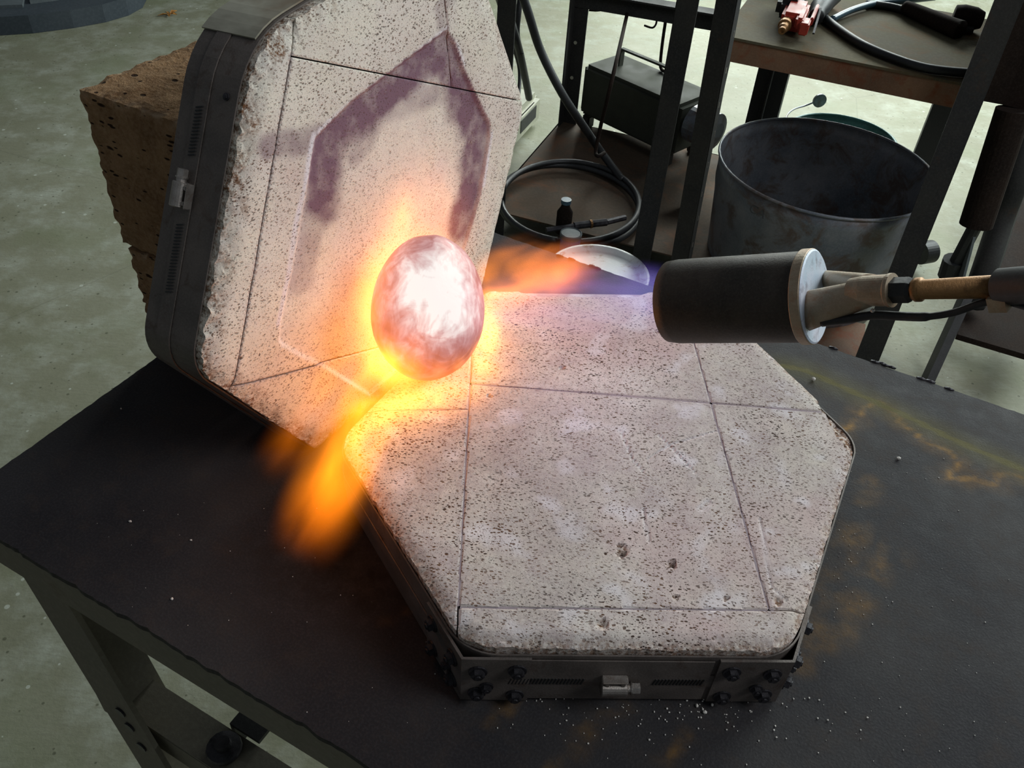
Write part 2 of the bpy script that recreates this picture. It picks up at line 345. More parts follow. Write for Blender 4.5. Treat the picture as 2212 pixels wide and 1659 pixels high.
def make_bench():
    bm = NB(); L, W = TL, TW
    nx, ny = 350, 160
    st = {}
    l1 = P2([(1690, 790), (1740, 800), (1850, 850), (1950, 895), (2060, 950), (2140, 985), (2212, 1015)])
    l2 = P2([(1825, 930), (1850, 910), (1868, 880), (1905, 872), (1935, 900), (1975, 935), (2010, 960), (2040, 970), (2060, 985), (2068, 1010), (2045, 1030), (2075, 1035), (2110, 1030), (2160, 1048), (2165, 1020), (2212, 1035)])
    r3 = P2([(1890, 1040), (1830, 1180), (1780, 1330), (1720, 1430)]); r4 = P2([(1940, 1190), (1860, 1290), (1780, 1390)]); r5 = [P2(l) for l in ([(1120, 1500), (1020, 1590)], [(1350, 1520), (1190, 1655)], [(870, 1330), (820, 1360)], [(1480, 1600), (1430, 1650)], [(1800, 1200), (1760, 1290)])]
    blackening = at(800, 1150, 0).to_2d()  # centre of a round patch, darker towards its middle
    grid = []
    for i in range(nx + 1):
        row = []
        for j in range(ny + 1):
            x, y = L * i / nx, W * j / ny
            if j == 0: y += 0.0018 * fbm((x, 0, 1), 90) + 0.001 * fbm((x, 3, 1), 20)
            if j == ny: y += 0.0015 * fbm((x, 9, 1), 110)
            if i == 0: x += 0.0012 * fbm((y, 5, 1), 90)
            row.append(bm.verts.new((x, y, 0)))
        grid.append(row)
    for i in range(nx):
        for j in range(ny): bm.faces.new((grid[i][j], grid[i + 1][j], grid[i + 1][j + 1], grid[i][j + 1]))
    be = [e for e in bm.edges if e.is_boundary]
    r = bmesh.ops.extrude_edge_only(bm, edges=be)
    for v in r['geom']:
        if isinstance(v, bmesh.types.BMVert): v.co.z = -0.006
    lay = bm.verts.layers.float_color.new('stain')
    wob = lambda q: V((0.006 * fbm((q.x, q.y, 0), 45), 0.006 * fbm((q.x, q.y, 5), 45)))
    for v in bm.verts:
        q = (bench_M @ v.co).to_2d(); qq = q + wob(q)
        a = 0; g = 0; k = 0
        if q.x > -0.1 and v.co.z > -0.001:
            d2 = dpoly(qq, l2); a = sm(d2, 0.004, 0.0005) * 0.9 + 0.25 * sm(d2, 0.02, 0.004)
            d1 = dpoly(q, l1); g = sm(d1, 0.004, 0.001) * 0.9 + 0.5 * sm(d1, 0.03, 0.0)
            dd = min([dpoly(qq, r3), dpoly(qq, r4)] + [dpoly(qq, l) * 1.8 for l in r5]); a = max(a, 0.55 * sm(dd, 0.02, 0.0) * (0.4 + fbm((q.x, q.y, 2), 40)))
        k = sm((q - blackening).length, 0.16, 0.02) * 0.9
        v[lay] = (max(a, 0), g, k, 1)
    obj('tabletop', bm, M_BENCH, bench, 'dark scaled steel plate with yellow rust streaks')
    # beads and burrs on the far cut edge
    bm = NB()
    for (x, y) in [(1925, 793), (1905, 785), (1890, 782), (1912, 789), (1990, 818), (2010, 824), (2050, 840), (1280, 575), (1290, 579), (1235, 560), (1210, 553), (1800, 752)]:
        q = BI @ at(x, y, 0.0); 
        g = bmesh.ops.create_icosphere(bm, subdivisions=1, radius=1)['verts']
        for v in g: v.co = V((q.x + v.co.x * 0.006, q.y + v.co.y * 0.002 , v.co.z * 0.002))
    obj('slag_beads', bm, M_BOLT, bench, kind='stuff')
    # angle frame under the plate
    A_ = 0.062; t_ = 0.005; ins = 0.010
    def angle(name, p, q, side):
        bm = NB(); p, q = V(p), V(q); d = (q - p).normalized(); n = V((-d.y, d.x, 0)) * side
        bar(bm, p + V((0, 0, -A_ / 2)), q + V((0, 0, -A_ / 2)), t_, A_)
        bar(bm, p + n * A_ / 2 + V((0, 0, -t_ / 2)), q + n * A_ / 2 + V((0, 0, -t_ / 2)), A_, t_)
        obj(name, bm, M_LEG, bench)
    zt = -0.0065
    angle('apron', (ins, ins, zt), (L - ins, ins, zt), 1); angle('apron', (ins, W - ins, zt), (L - ins, W - ins, zt), -1)
    angle('apron', (ins, ins + .006, zt), (ins, W - ins - .006, zt), -1); angle('apron', (L - ins, ins + .006, zt), (L - ins, W - ins - .006, zt), 1)
    hl = -FLOOR + zt
    for (x, y, sx, sy) in ((0.026, 0.016, 1, 1), (0.016, W - .016, 1, -1), (L - .016, 0.016, -1, 1), (L - .016, W - .016, -1, -1)):
        bm = NB(); wv = 0.055; spl = V((0.25 * sx, -0.05 * sy, 0))
        for (cx_, cy_, wx, wy) in ((x + sx * wv / 2, y, wv, 0.005), (x, y + sy * wv / 2, 0.005, wv)):
            g = box(bm, (cx_, cy_, -hl / 2 + zt), (wx, wy, hl))
            for v in g:
                if v.co.z < -0.3: v.co += spl
        lg = obj('leg', bm, M_LEG, bench)
        if sx > 0 and sy > 0:
            bm = NB()
            for zz in (-0.215, -0.235, -0.262):
                xx = x + 0.03 + 0.25 * (-zz / hl)
                lathe(bm, [(0, 0.006), (0.0015, 0.006)], 12, Matrix.Translation((xx, y - 0.0035 - 0.05 * (-zz / hl), zz)) @ Matrix.Rotation(math.radians(-90), 4, 'Z') @ Matrix.Translation((-.001, 0, 0)))
            obj('bolt_hole', bm, M_BOLT, lg, kind='stuff')
    # rail, knob, crosspiece on the near side
    bm = NB(); zr = -0.25
    box(bm, (0.74, 0.029, zr), (1.34, 0.038, 0.005)); box(bm, (0.74, 0.012, zr - 0.018), (1.34, 0.005, 0.036))
    obj('rail', bm, M_LEG, bench)
    bm = NB(); lathe(bm, [(0, 0.015), (0.005, 0.017), (0.008, 0.016), (0.010, 0.008), (0.016, 0.007)], 16, Matrix.Translation((0.222, 0.029, zr + 0.003)) @ Matrix.Rotation(math.radians(-90), 4, 'Y'))
    obj('knob', bm, M_BOLT, bench, smooth=False)
    bm = NB(); box(bm, (0.228, 0.35, zr + 0.006), (0.036, 0.60, 0.005)); box(bm, (0.212, 0.35, zr - 0.012), (0.005, 0.6, 0.04))
    obj('crosspiece', bm, M_BLACK, bench)
    bm = NB(); box(bm, (0.04, 0.045, zr + 0.03), (0.028, 0.008, 0.03), bev=0.002); box(bm, (0.035, 0.035, zr + 0.045), (0.01, 0.02, 0.008))
    obj('bracket_clip', bm, M_BLACK, bench)
make_bench()

# ---------------------------------------------------------------- hexagonal refractory slabs
def rounded(poly, rad, n=7):
    out = []; m_ = len(poly)
    for i in range(m_):
        p = V(poly[i]); a = (V(poly[i - 1]) - p); b = (V(poly[(i + 1) % m_]) - p)
        r = rad[i] if isinstance(rad, (list, tuple)) else rad
        th = a.angle(b) / 2; d = r / math.tan(th); pa = p + a.normalized() * d; pb_ = p + b.normalized() * d
        cc = p + (a.normalized() + b.normalized()).normalized() * (r / math.sin(th))
        va = pa - cc; vb = pb_ - cc; ang = va.angle(vb); s = 1 if va.x * vb.y - va.y * vb.x > 0 else -1
        for k in range(n + 1):
            t = s * ang * k / n; out.append(cc + V((va.x * math.cos(t) - va.y * math.sin(t), va.x * math.sin(t) + va.y * math.cos(t))))
    return out
def area2(p): return sum(p[i - 1].x * p[i].y - p[i - 1].y * p[i].x for i in range(len(p)))
def offset(poly, d):
    """outward offset of a CCW convex outline"""
    out = []; n = len(poly)
    for i in range(n):
        e1 = (poly[i] - poly[i - 1]).normalized(); e2 = (poly[(i + 1) % n] - poly[i]).normalized()
        n1 = V((e1.y, -e1.x)); n2 = V((e2.y, -e2.x)); b = (n1 + n2).normalized(); out.append(poly[i] + b * d / max(0.3, b.dot(n1)))
    return out
def clip2(poly, p, nrm):
    """keep the side where (x-p).nrm<=0"""
    out = []; n = len(poly)
    for i in range(n):
        a, b = poly[i], poly[(i + 1) % n]; da = (a - p).dot(nrm); db = (b - p).dot(nrm)
        if da <= 0: out.append(a)
        if da * db < 0: out.append(a.lerp(b, da / (da - db)))
    return out
def dedupe(poly):
    out = []
    for p in poly:
        if not out or (p - out[-1]).length > 2e-4: out.append(p)
    if (out[0] - out[-1]).length < 2e-4: out.pop()
    return out
def inside(p, poly):
    c = False; n = len(poly)
    for i in range(n):
        a, b = poly[i], poly[i - 1]
        if (a.y > p.y) != (b.y > p.y) and p.x < (b.x - a.x) * (p.y - a.y) / (b.y - a.y) + a.x: c = not c
    return c
RES = 0.0021
def brick(parent, poly, outline, hf, zf, zb, label=None, M_=None, mat=None):
    poly = dedupe(poly)
    xs = [p.x for p in poly]; ys = [p.y for p in poly]
    nx = max(2, int((max(xs) - min(xs)) / RES)); ny = max(2, int((max(ys) - min(ys)) / RES))
    bm = NB()
    g = [[bm.verts.new((min(xs) + (max(xs) - min(xs)) * i / nx, min(ys) + (max(ys) - min(ys)) * j / ny, 0)) for j in range(ny + 1)] for i in range(nx + 1)]
    for i in range(nx):
        for j in range(ny): bm.faces.new((g[i][j], g[i + 1][j], g[i + 1][j + 1], g[i][j + 1]))
    n = len(poly)
    for i in range(n):
        a, b = poly[i], poly[(i + 1) % n]; e = (b - a).normalized()
        bmesh.ops.bisect_plane(bm, geom=bm.verts[:] + bm.edges[:] + bm.faces[:], plane_co=(a.x, a.y, 0), plane_no=(e.y, -e.x, 0), clear_outer=True, dist=1e-6)
    lay = bm.verts.layers.float_color.new('stain')
    n_o = len(outline)
    def d_out(p): return min(dseg(p, outline[i - 1], outline[i]) for i in range(n_o))
    be = [e for e in bm.edges if e.is_boundary]
    bv = {v for e in be for v in e.verts}
    for v in bm.verts:
        p = v.co.to_2d(); do = d_out(p)
        z, st, mv = hf(p, do)
        if do < 0.012 and mv:   # crumble the outer rim sideways
            v.co.x += mv[0]; v.co.y += mv[1]
        if v in bv and do > 0.002: z -= 0.0006
        v.co.z = zf + z; v[lay] = st
    r = bmesh.ops.extrude_edge_only(bm, edges=[e for e in bm.edges if e.is_boundary])
    nv = [v for v in r['geom'] if isinstance(v, bmesh.types.BMVert)]
    for v in nv: v.co.z = zf - 0.012; v[lay] = (0, 0, 1, 0.6)
    r = bmesh.ops.extrude_edge_only(bm, edges=[e for e in r['geom'] if isinstance(e, bmesh.types.BMEdge)])
    nv = [v for v in r['geom'] if isinstance(v, bmesh.types.BMVert)]
    for v in nv: v.co.z = zb; v[lay] = (0, 0, 1, 0.6)
    o = obj('brick', bm, mat or M_IFB, parent, label)
    return o
def split(poly, lines, gap=0.0005):
    """lines: list of (p,q) -> [left piece, right piece] recursion spec handled by caller"""
def halves(poly, a, b, gap=0.0005):
    d = (b - a).normalized(); nr = V((d.y, -d.x))       # right-hand normal
    return clip2(poly, a - nr * gap, nr), clip2(poly, a + nr * gap, -nr)   # left part, right part
def strip(bm, pts, z0, z1, th, closed=True):
    """upright sheet following 2D pts"""
    n = len(pts)
    if closed: outp = offset(pts, th)
    else:
        outp = []
        for i in range(n):
            e = (pts[min(i + 1, n - 1)] - pts[max(i - 1, 0)]).normalized(); outp.append(pts[i] + V((e.y, -e.x)) * th)
    rings = []
    for i in range(n):
        rings.append([bm.verts.new((pts[i].x, pts[i].y, z0)), bm.verts.new((outp[i].x, outp[i].y, z0)), bm.verts.new((outp[i].x, outp[i].y, z1)), bm.verts.new((pts[i].x, pts[i].y, z1))])
    for i in range(n if closed else n - 1):
        a, b = rings[i], rings[(i + 1) % n]
        for k in range(4): bm.faces.new((a[k], b[k], b[(k + 1) % 4], a[(k + 1) % 4]))
    if not closed:
        bm.faces.new(rings[0]); bm.faces.new(rings[-1][::-1])
def hexbolt(parent, M_, r=0.0048, h=0.005, name='bolt'):
    """axis local X; washer + hex head"""
    bm = NB()
    lathe(bm, [(0, r * 1.35), (0.0012, r * 1.35)], 16)
    lathe(bm, [(0.0012, r), (0.001 + h * .7, r), (0.0012 + h * .75, r * 0.8)], 6)
    lathe(bm, [(h * .7, r * 0.5), (h + 0.001, r * 0.45)], 10)
    return obj(name, bm, M_BOLT, parent, mw=M_)
def clamp(parent, loop, z0, z1, pos, tang, nrm):
    """worm-drive hose clamp: band, slots, housing, screw; pos 2D on the loop, tang / nrm 2D unit"""
    bm = NB(); strip(bm, loop, z0, z1, 0.0009); bd = obj('clamp_band', bm, M_BAND, parent)
    zc_ = (z0 + z1) / 2; wd = z1 - z0
    bm = NB()
    for k in list(range(-30, -8)) + list(range(12, 27)):
        q = pos + tang * (k * 0.0024)
        M_ = Matrix(((tang.x, nrm.x, 0, q.x), (tang.y, nrm.y, 0, q.y), (0, 0, 1, zc_), (0, 0, 0, 1))) @ Matrix.Rotation(0.25, 4, 'Y')
        box(bm, (0, 0.0011, 0), (0.0009, 0.0006, wd * 0.5), M_)
    obj('clamp_slots', bm, M_RUB, bd, kind='stuff')
    M_ = Matrix(((tang.x, nrm.x, 0, pos.x), (tang.y, nrm.y, 0, pos.y), (0, 0, 1, zc_), (0, 0, 0, 1)))
    bm = NB(); hw = wd / 2 + 0.0015
    lathe(bm, [(-0.009, 0.0052), (-0.0085, 0.0058), (0.0085, 0.0058), (0.009, 0.0052)], 20, M_ @ Matrix.Translation((0, 0.0052, -0.001)))
    box(bm, (0, 0.0018, 0), (0.018, 0.0022, hw * 2), M_, bev=0.0006)
    box(bm, (0, 0.0045, hw - 0.0006), (0.018, 0.006, 0.0016), M_, bev=0.0005)
    for sx in (-0.0055, 0.0055): box(bm, (sx, 0.005, hw - 0.003), (0.003, 0.005, 0.004), M_, bev=0.0005)
    hs = obj('clamp_housing', bm, M_ZINC, parent, 'bright worn zinc screw housing')
    bm = NB(); Ms = M_ @ Matrix.Translation((0, 0.0052, -0.001))
    lathe(bm, [(0.009, 0.0036), (0.0115, 0.0036)], 16, Ms); lathe(bm, [(0.0115, 0.0044), (0.0125, 0.0046), (0.0128, 0.0040)], 16, Ms)
    lathe(bm, [(0.0128, 0.0040), (0.0178, 0.0040), (0.0182, 0.0034)], 6, Ms)
    obj('clamp_screw', bm, M_ZINC, hs)

def mortar(parent, outline, lines, zb, zt, zcore):
    bm = NB(); prism(bm, [tuple(p) for p in offset(outline, -0.012)], zb, zcore)
    inn = offset(outline, -0.010); n = len(inn)
    for a, b in lines:
        d = (b - a).normalized(); nr = V((-d.y, d.x))
        q = [a + nr * .0012, a - nr * .0012, b - nr * .0012, b + nr * .0012]
        for i in range(n):
            e = (inn[(i + 1) % n] - inn[i]); 
            if e.length > 1e-6: q = clip2(q, inn[i], V((e.y, -e.x)).normalized())
            if len(q) < 3: break
        if len(q) >= 3: prism(bm, [tuple(p) for p in q][::-1], zcore - .001, zt)
    return obj('mortar', bm, M_MORTAR, parent)
ZT = 0.065
hexv = [V(p) for p in ((-0.1391, 0.4957), (-0.0319, 0.7232), (0.2071, 0.7509), (0.2926, 0.5237), (0.2034, 0.3308), (-0.0179, 0.3150))]
hexv[2] = at(1521, 627, ZT).to_2d(); hexv[3] = at(1856, 942, ZT).to_2d()
C0 = V((0.07, 0.52))
lower = empty('hexagonal_slab', 'speckled pale firebrick hexagon lying flat on the steel bench in a bolted steel band', 'refractory slab', Matrix.Translation((C0.x, C0.y, 0)))
def make_lower():
    hx = [p - C0 for p in hexv][::-1]          # CCW now: F,E,D,C,B,A
    out = rounded(hx, [0.040, 0.040, 0.034, 0.02, 0.012, 0.035])
    Q = lambda x, y: at(x, y, ZT).to_2d() - C0
    J1a, J1b = Q(1020, 740), Q(990, 1310); J3a, J3b = Q(1015, 828), Q(1780, 890); J2a, J2b = Q(760, 886), Q(1010, 884)
    J4a, J4b = Q(1530, 850), Q(1662, 1320); J5a, J5b = Q(990, 1311), Q(1672, 1318)
    left, rest = halves(out, J1b, J1a)          # walking up the picture: left part / right part
    l_up, l_lo = halves(left, J2a, J2b)
    top, rest = halves(rest, J3a, J3b)
    t_l, t_r = halves(top, J4b, J4a)
    mid, bot = halves(rest, J5a, J5b)
    m_l, m_r = halves(mid, J4b, J4a)
    chip = [Q(1768, 866), Q(1782, 890), Q(1797, 922), Q(1818, 950), Q(1842, 980), Q(1900, 990), Q(1880, 900), Q(1800, 840)]
    led = [Q(1112, 619), Q(1404, 625), Q(1376, 640), Q(1148, 640)]; ledn = (led[1] - led[0]).normalized(); ledn = V((-ledn.y, ledn.x))
    holes = [(Q(1451, 1217), .0046, .004), (Q(1344, 1196), .005, .003), (Q(1339, 1178), .0035, .003), (Q(1570, 1292), .0032, .002), (Q(1460, 1290), .0028, .002), (Q(1300, 1348), .005, .002), (Q(1680, 1300), .0045, .0015), (Q(1345, 1190), .006, .001), (Q(1058, 855), .0035, .0015), (Q(1422, 716), .006, .0015), (Q(1214, 794), .003, .002)]
    scr = [([Q(1390, 1100), Q(1398, 1150), Q(1402, 1170)], .0012), ([Q(1515, 1100), Q(1530, 1085)], .003), ([Q(1340, 930), Q(1365, 990), Q(1390, 1020)], .001), ([Q(1425, 940), Q(1500, 1020)], .001), ([Q(1400, 990), Q(1450, 960), Q(1550, 930)], .0009), ([Q(1640, 1120), Q(1668, 1270), Q(1700, 1300)], .001)]
    def hf(p, do):
        z = 0.0004 * fbm((p.x, p.y, 0), 30) ; a = g = b = 0.0; cl = 1.0; mv = None
        nn = fbm((p.x, p.y, 3), 130)
        if do < 0.014:
            e = 1 - do / 0.014
            z -= e * e * (0.0028 + 0.0016 * (nn + 0.3)); b = max(0, min(1, (e - 0.5) * 2.2 + 0.9 * nn)) * 0.7
            k = 0.0011 * nn * e; cdir = (p - V((0.02, 0.0))).normalized(); mv = (cdir.x * k, cdir.y * k)
        if do < 0.06 and inside(p, led):
            t_ = (p - led[3]).dot(ledn); z = -max(0, t_) * 0.35 - 0.001; a = 0.5; cl = 0.35; mv = None; b = 0
        if do < 0.06 and p.x > 0.12 and p.y > -0.06 and inside(p + V((0.002 * nn, 0.002 * nn)), chip):
            z = -0.0095 + 0.002 * nn; b = 1.0; mv = None
        for h, r, dp in holes:
            d = (p - h).length
            if d < r * 1.6:
                rr = r * (0.8 + 0.5 * noise.noise(V((p.x, p.y, r)) * 300))
                k = sm(d, rr, rr * 0.55); z -= dp * k; b = max(b, k)
        for s_, wd in scr:
            d = dpoly(p, s_)
            if d < wd * 1.8: z -= 0.0008 * sm(d, wd * 1.5, 0); g = max(g, 0.35 * sm(d, wd * 1.8, wd * .6)); b = max(b, .35 * sm(d, wd * .7, 0))
        # smoky mauve smears beside the joints
        for (ja, jb) in ((J4a, J4b), (J3a, J3b), (J1a, J1b)):
            d = dseg(p, ja, jb); a = max(a, 0.22 * sm(d, 0.006 + 0.003 * nn, 0.0))
        a = max(a, 0.16 * sm(fbm((p.x + 3, p.y, 0), 22), 0.1, 0.6)); g = max(g, 0.5 * sm(fbm((p.x, p.y + 7, 0), 30), 0.2, 0.7))
        return z, (min(a, 1), g, b, cl), mv
    for pc in (l_up, l_lo, t_l, t_r, m_l, m_r, bot):
        brick(lower, [V(q) for q in pc], out, hf, ZT, 0.004)
    mortar(lower, out, ((J1a + (J1a - J1b) * .25, J1b + (J1b - J1a) * .2), (J3a, J3b), (J2a, J2b), (J4a + (J4a - J4b) * .35, J4b), (J5a, J5b)), 0.003, ZT - 0.0006, ZT - 0.014)
    ob = offset(out, 0.0009)
    bm = NB(); strip(bm, ob, 0.001, 0.0565, 0.0012); obj('steel_band', bm, M_BAND, lower)
    # hex-cornered bolted angle brackets at the two near corners
    sharp = offset(hx, 0.0022)
    def bracket(i, la, lb, lbl):
        p = sharp[i]; pa = (sharp[i - 1] - p).normalized(); pb_ = (sharp[(i + 1) % 6] - p).normalized()
        pts = [p + pa * la, p, p + pb_ * lb]
        bm = NB(); strip(bm, pts, 0.002, 0.0545, 0.0022, closed=False)
        br = obj('corner_bracket', bm, M_BAND, lower, lbl)
        for d_, L_, sg in ((pa, la, -1), (pb_, lb, 1)):
            nr = V((d_.y, -d_.x)) * sg
            for (f_, z_) in ((0.22, 0.040), (0.22, 0.013), (0.80, 0.042), (0.80, 0.010)):
                q = p + d_ * L_ * f_ + nr * 0.0022
                M_ = frame((q.x, q.y, z_), (nr.x, nr.y, 0))
                hexbolt(br, M_)
            q = p + d_ * L_ * 0.36 + nr * 0.0022; hexbolt(br, frame((q.x, q.y, 0.021), (nr.x, nr.y, 0)), 0.0036, 0.004)
    bracket(0, 0.050, 0.046, 'black bracket with soot covered hex bolts')
    bracket(1, 0.050, 0.050, None)
    e = (hx[1] - hx[0]).normalized(); nr = V((e.y, -e.x))
    q = Q(1345, 1440); base = hx[0] + nr * 0.003; q = base + e * (q - base).dot(e)
    clamp(lower, offset(out, 0.0024), 0.020, 0.0345, q, e, nr)
    bm = NB(); a_ = base + e * ((Q(1140, 1440) - base).dot(e)); b_ = base + e * ((Q(1560, 1440) - base).dot(e))
    strip(bm, [a_, b_], 0.004, 0.053, 0.0008, closed=False); obj('cover_plate', bm, M_BAND, lower)
make_lower()

# lid: local X along the bottom edge, Y up in the plane, Z out of the face
AZ, LN = math.radians(60), math.radians(5)
G = at(690, 975, 0)
dd = V((math.cos(AZ), math.sin(AZ), 0)); hb = V((-math.sin(AZ), math.cos(AZ), 0))
uu = V((0, 0, 1)) * math.cos(LN) + hb * math.sin(LN); nn_ = dd.cross(uu)
LM = Matrix((dd, uu, nn_)).transposed().to_4x4(); LM.translation = G
def lp(px, py):
    r = ray(px, py); t = (G - O).dot(nn_) / r.dot(nn_); q = O + r * t - G; return V((q.dot(dd), q.dot(uu)))
lid = empty('hexagonal_lid', 'pale firebrick hexagon standing upright with purple stained recess behind the glowing copper', 'refractory slab', LM)
def make_lid():
    # outline CCW seen from the face: bottom-left, bottom-right, right corner, top-right, top-left, left corner
    bl = V((0.0, 0.0005)); l1 = lp(436, 806); l2 = lp(563, 92); rc = lp(1136, 228)
    br_ = V((0.252, 0.0005)); tr = V((0.262, 0.392))
    out = rounded([bl, br_, rc, tr, l2, l1], [0.006, 0.01, 0.03, 0.02, 0.075, 0.034])
    K1a, K1b = lp(630, 120), lp(506, 836); K2a, K2b = lp(630, 122), lp(960, 186); K3a, K3b = lp(500, 838), lp(700, 785)
    left, rest = halves(out, K1b, K1a)
    top, rest = halves(rest, K2a, K2b)
    mid, bot = halves(rest, K3a, K3b)
    t_l, t_r = halves(top, lp(980, 180), lp(955, -60))
    rec = [lp(*q) for q in [(600, 738), (604, 700), (628, 590), (655, 440), (680, 296), (760, 215), (870, 132), (965, 62), (985, 92), (1005, 150), (1035, 215), (1060, 265), (1060, 300), (1040, 420), (1000, 560), (940, 720), (800, 858), (700, 797), (640, 768), (607, 748)]]
    pur = [[lp(*q) for q in l] for l in ([(700, 430), (705, 330), (760, 265), (850, 190), (960, 105), (1000, 190), (1035, 290), (1020, 400), (1000, 480)], [(580, 318), (640, 305), (690, 295)], [(960, 60), (955, 20), (975, -30)], [(770, 330), (830, 240), (900, 215), (960, 195)], [(655, 600), (672, 520), (690, 430)])]
    wht = [[lp(*q) for q in l] for l in ([(678, 292), (668, 340), (660, 400), (640, 480), (622, 600), (602, 700)], [(690, 285), (760, 222), (870, 140), (945, 80), (966, 62)], [(985, 95), (1003, 140)], [(1062, 290), (1045, 400)])]
    grey = [lp(*q) for q in [(1010, 280), (1020, 360), (1005, 450)]]
    def hf(p, do):
        z = 0.0004 * fbm((p.x, p.y, 9), 28); nn = fbm((p.x, p.y, 3), 120); a = g = b = 0.0; cl = 0.8; mv = None
        ins = inside(p, rec)
        dr = min(dseg(p, rec[i - 1], rec[i]) for i in range(len(rec)))
        if ins: z -= 0.0026 * sm(dr, 0, 0.0045); cl = 0.35
        if do < 0.02:
            e = 1 - do / 0.019
            if e > 0:
                lw = 1.0 if p.x < 0.06 else 0.5
                z -= lw * e * e * (0.0038 + 0.0024 * (nn + 0.35)); b = max(0, min(1, (e - 0.45) * 1.6 + 1.6 * fbm((p.x, p.y * .6, 5), 75))) * lw
                k = 0.0012 * nn * e; cdir = (p - V((0.14, 0.2))).normalized(); mv = (cdir.x * k, cdir.y * k)
        big = fbm((p.x, p.y, 4), 28)
        for i, l in enumerate(pur):
            d = dpoly(p, l); wd = (0.032, 0.014, 0.014, 0.018, 0.024)[i] * (1 + 0.35 * big)
            a = max(a, (1.0, 0.65, 0.5, 0.5, 0.42)[i] * sm(d, wd, wd * 0.35) * (1.0 if ins or i in (1, 2) else 0.15))
        for l in wht:
            d = dpoly(p, l); g = max(g, 0.9 * sm(d, 0.004, 0.001))
        d = (p - lp(1022, 300)).length; b = max(b, 0.6 * sm(d, 0.008, 0.004) * (0.5 + nn))
        if ins: g = max(g, 0.35 * sm(dr, 0.02, 0.0)) * (1 - a)
        for (ja, jb) in ((K1a, K1b), (K3a, K3b)):
            d = dseg(p, ja, jb); a = max(a, 0.5 * sm(d, 0.003 + 0.002 * big, 0.0))
        return z, (min(a, 1), g, b, cl), mv
    for pc in (left, mid, bot, t_l, t_r): brick(lid, [V(q) for q in pc], out, hf, 0.0, -0.063, mat=M_IFB2)
    mortar(lid, out, ((K1a + (K1a - K1b) * .1, K1b), (K2a, lp(905, 175)), (K3a, lp(690, 789))), -0.064, -0.0006, -0.016); mortar(lid, out, ((lp(905, 175), lp(1120, 218)), (lp(690, 789), lp(820, 755))), -0.062, -0.0032, -0.018)
    ob = offset(out, 0.0009)
    # band in two pieces of different finish: sooty round the sides, bright over the upper edges
    n = len(ob)
    ktop = [i for i in range(n) if ob[i].y > 0.375]
    bm = NB(); strip(bm, ob, -0.0645, -0.010, 0.0012); obj('steel_band', bm, M_BAND, lid, 'heat darkened steel band')
    o2 = offset(out, 0.0026)
    i0 = min(range(n), key=lambda i: (out[i] - lp(585, 98)).length)
    seq = [o2[i % n] for i in range(i0, i0 - 12, -1)][::-1]
    bm = NB(); strip(bm, seq, -0.066, -0.013, 0.0012, closed=False); obj('bright_strip', bm, M_BRIGHT, lid, 'bare bright heat tinted steel strip over the top edge')
    a_, b_ = (l1 - l2).normalized(), None
    e = (l2 - l1).normalized(); nr = V((-e.y, e.x))
    q = lp(413, 460); base = l2 + nr * 0.004; q = l1 + e * 0.0 + nr * 0.0028 + e * ((lp(492, 440) - l1).dot(e) - 0.004)
    clamp(lid, offset(out, 0.0024), -0.050, -0.036, q, e, nr)
    for f_ in (0.83,):
        q = l1 + e * (l2 - l1).length * f_ + nr * 0.0022; hexbolt(lid, frame((q.x, q.y, -0.02), (nr.x, nr.y, 0)), 0.002, 0.001, 'rivet')
make_lid()

# ---------------------------------------------------------------- firebrick stack behind the lid
def rough_block(name, label, corner, ex, ey, L, Wd, z0, z1, seed):
    M_ = Matrix((ex, ey, V((0, 0, 1)))).transposed().to_4x4(); M_.translation = V((corner.x, corner.y, z0))
    bm = NB(); bmesh.ops.create_cube(bm, size=1)
    for v in bm.verts: v.co = V(((v.co.x + .5) * L, (v.co.y + .5) * Wd, (v.co.z + .5) * (z1 - z0)))
    bmesh.ops.subdivide_edges(bm, edges=bm.edges[:], cuts=44, use_grid_fill=True)
    lay = bm.verts.layers.float_color.new('stain')
    for v in bm.verts:
        c = v.co; nears = [min(c.x, L - c.x), min(c.y, Wd - c.y), min(c.z, z1 - z0 - c.z)]; ds = sorted(nears)
        edge = sm(ds[1], 0.009, 0.0)
        nn = fbm((c.x + seed, c.y, c.z), 90); k = 0.0018 * fbm((c.x, c.y + seed, c.z), 40) - edge * (0.0025 + 0.004 * max(-0.3, nn))
        cen = V((L / 2, Wd / 2, (z1 - z0) / 2)); d = (c - cen); n_ = V([math.copysign(1, d[i]) if nears[i] < 1e-5 or edge > 0.1 else 0 for i in range(3)])
        if n_.length: v.co = c + n_.normalized() * k
        v[lay] = (0, edge * sm(nn, -0.1, 0.5) * (1 if c.z > (z1 - z0) * .8 else .3), 0, 1)
    o = obj(name, bm, M_TAN, mw=M_); tag(o, label, 'brick', 'firebricks propping the upright slab')
    return o
cb = V((-0.3631, 0.6627, 0))
ea = (at(378, 262, 0.274) - at(165, 190, 0.274)); ea.z = 0; ea.normalize()
eb = (at(446, 41, 0.274) - at(165, 190, 0.274)); eb.z = 0; eb.normalize()
eb2 = V((-ea.y, ea.x, 0))
corner_top = at(165, 190, 0.274); corner_top.z = 0
def back_dist(c0, d0):   # distance from a point along d0 to the back plane of the lid's hull
    pl_ = G - nn_ * 0.068; return (pl_ - c0).dot(nn_) / d0.dot(nn_)
Lb = min(back_dist(V((corner_top.x, corner_top.y, 0.27)), ea), back_dist(V((corner_top.x, corner_top.y, 0.02)), ea)) - 0.004
rough_block('firebrick', 'pitted tan firebrick on top of the stack behind the upright slab', corner_top, ea, eb2, Lb, 0.23, 0.1272, 0.274, 1)
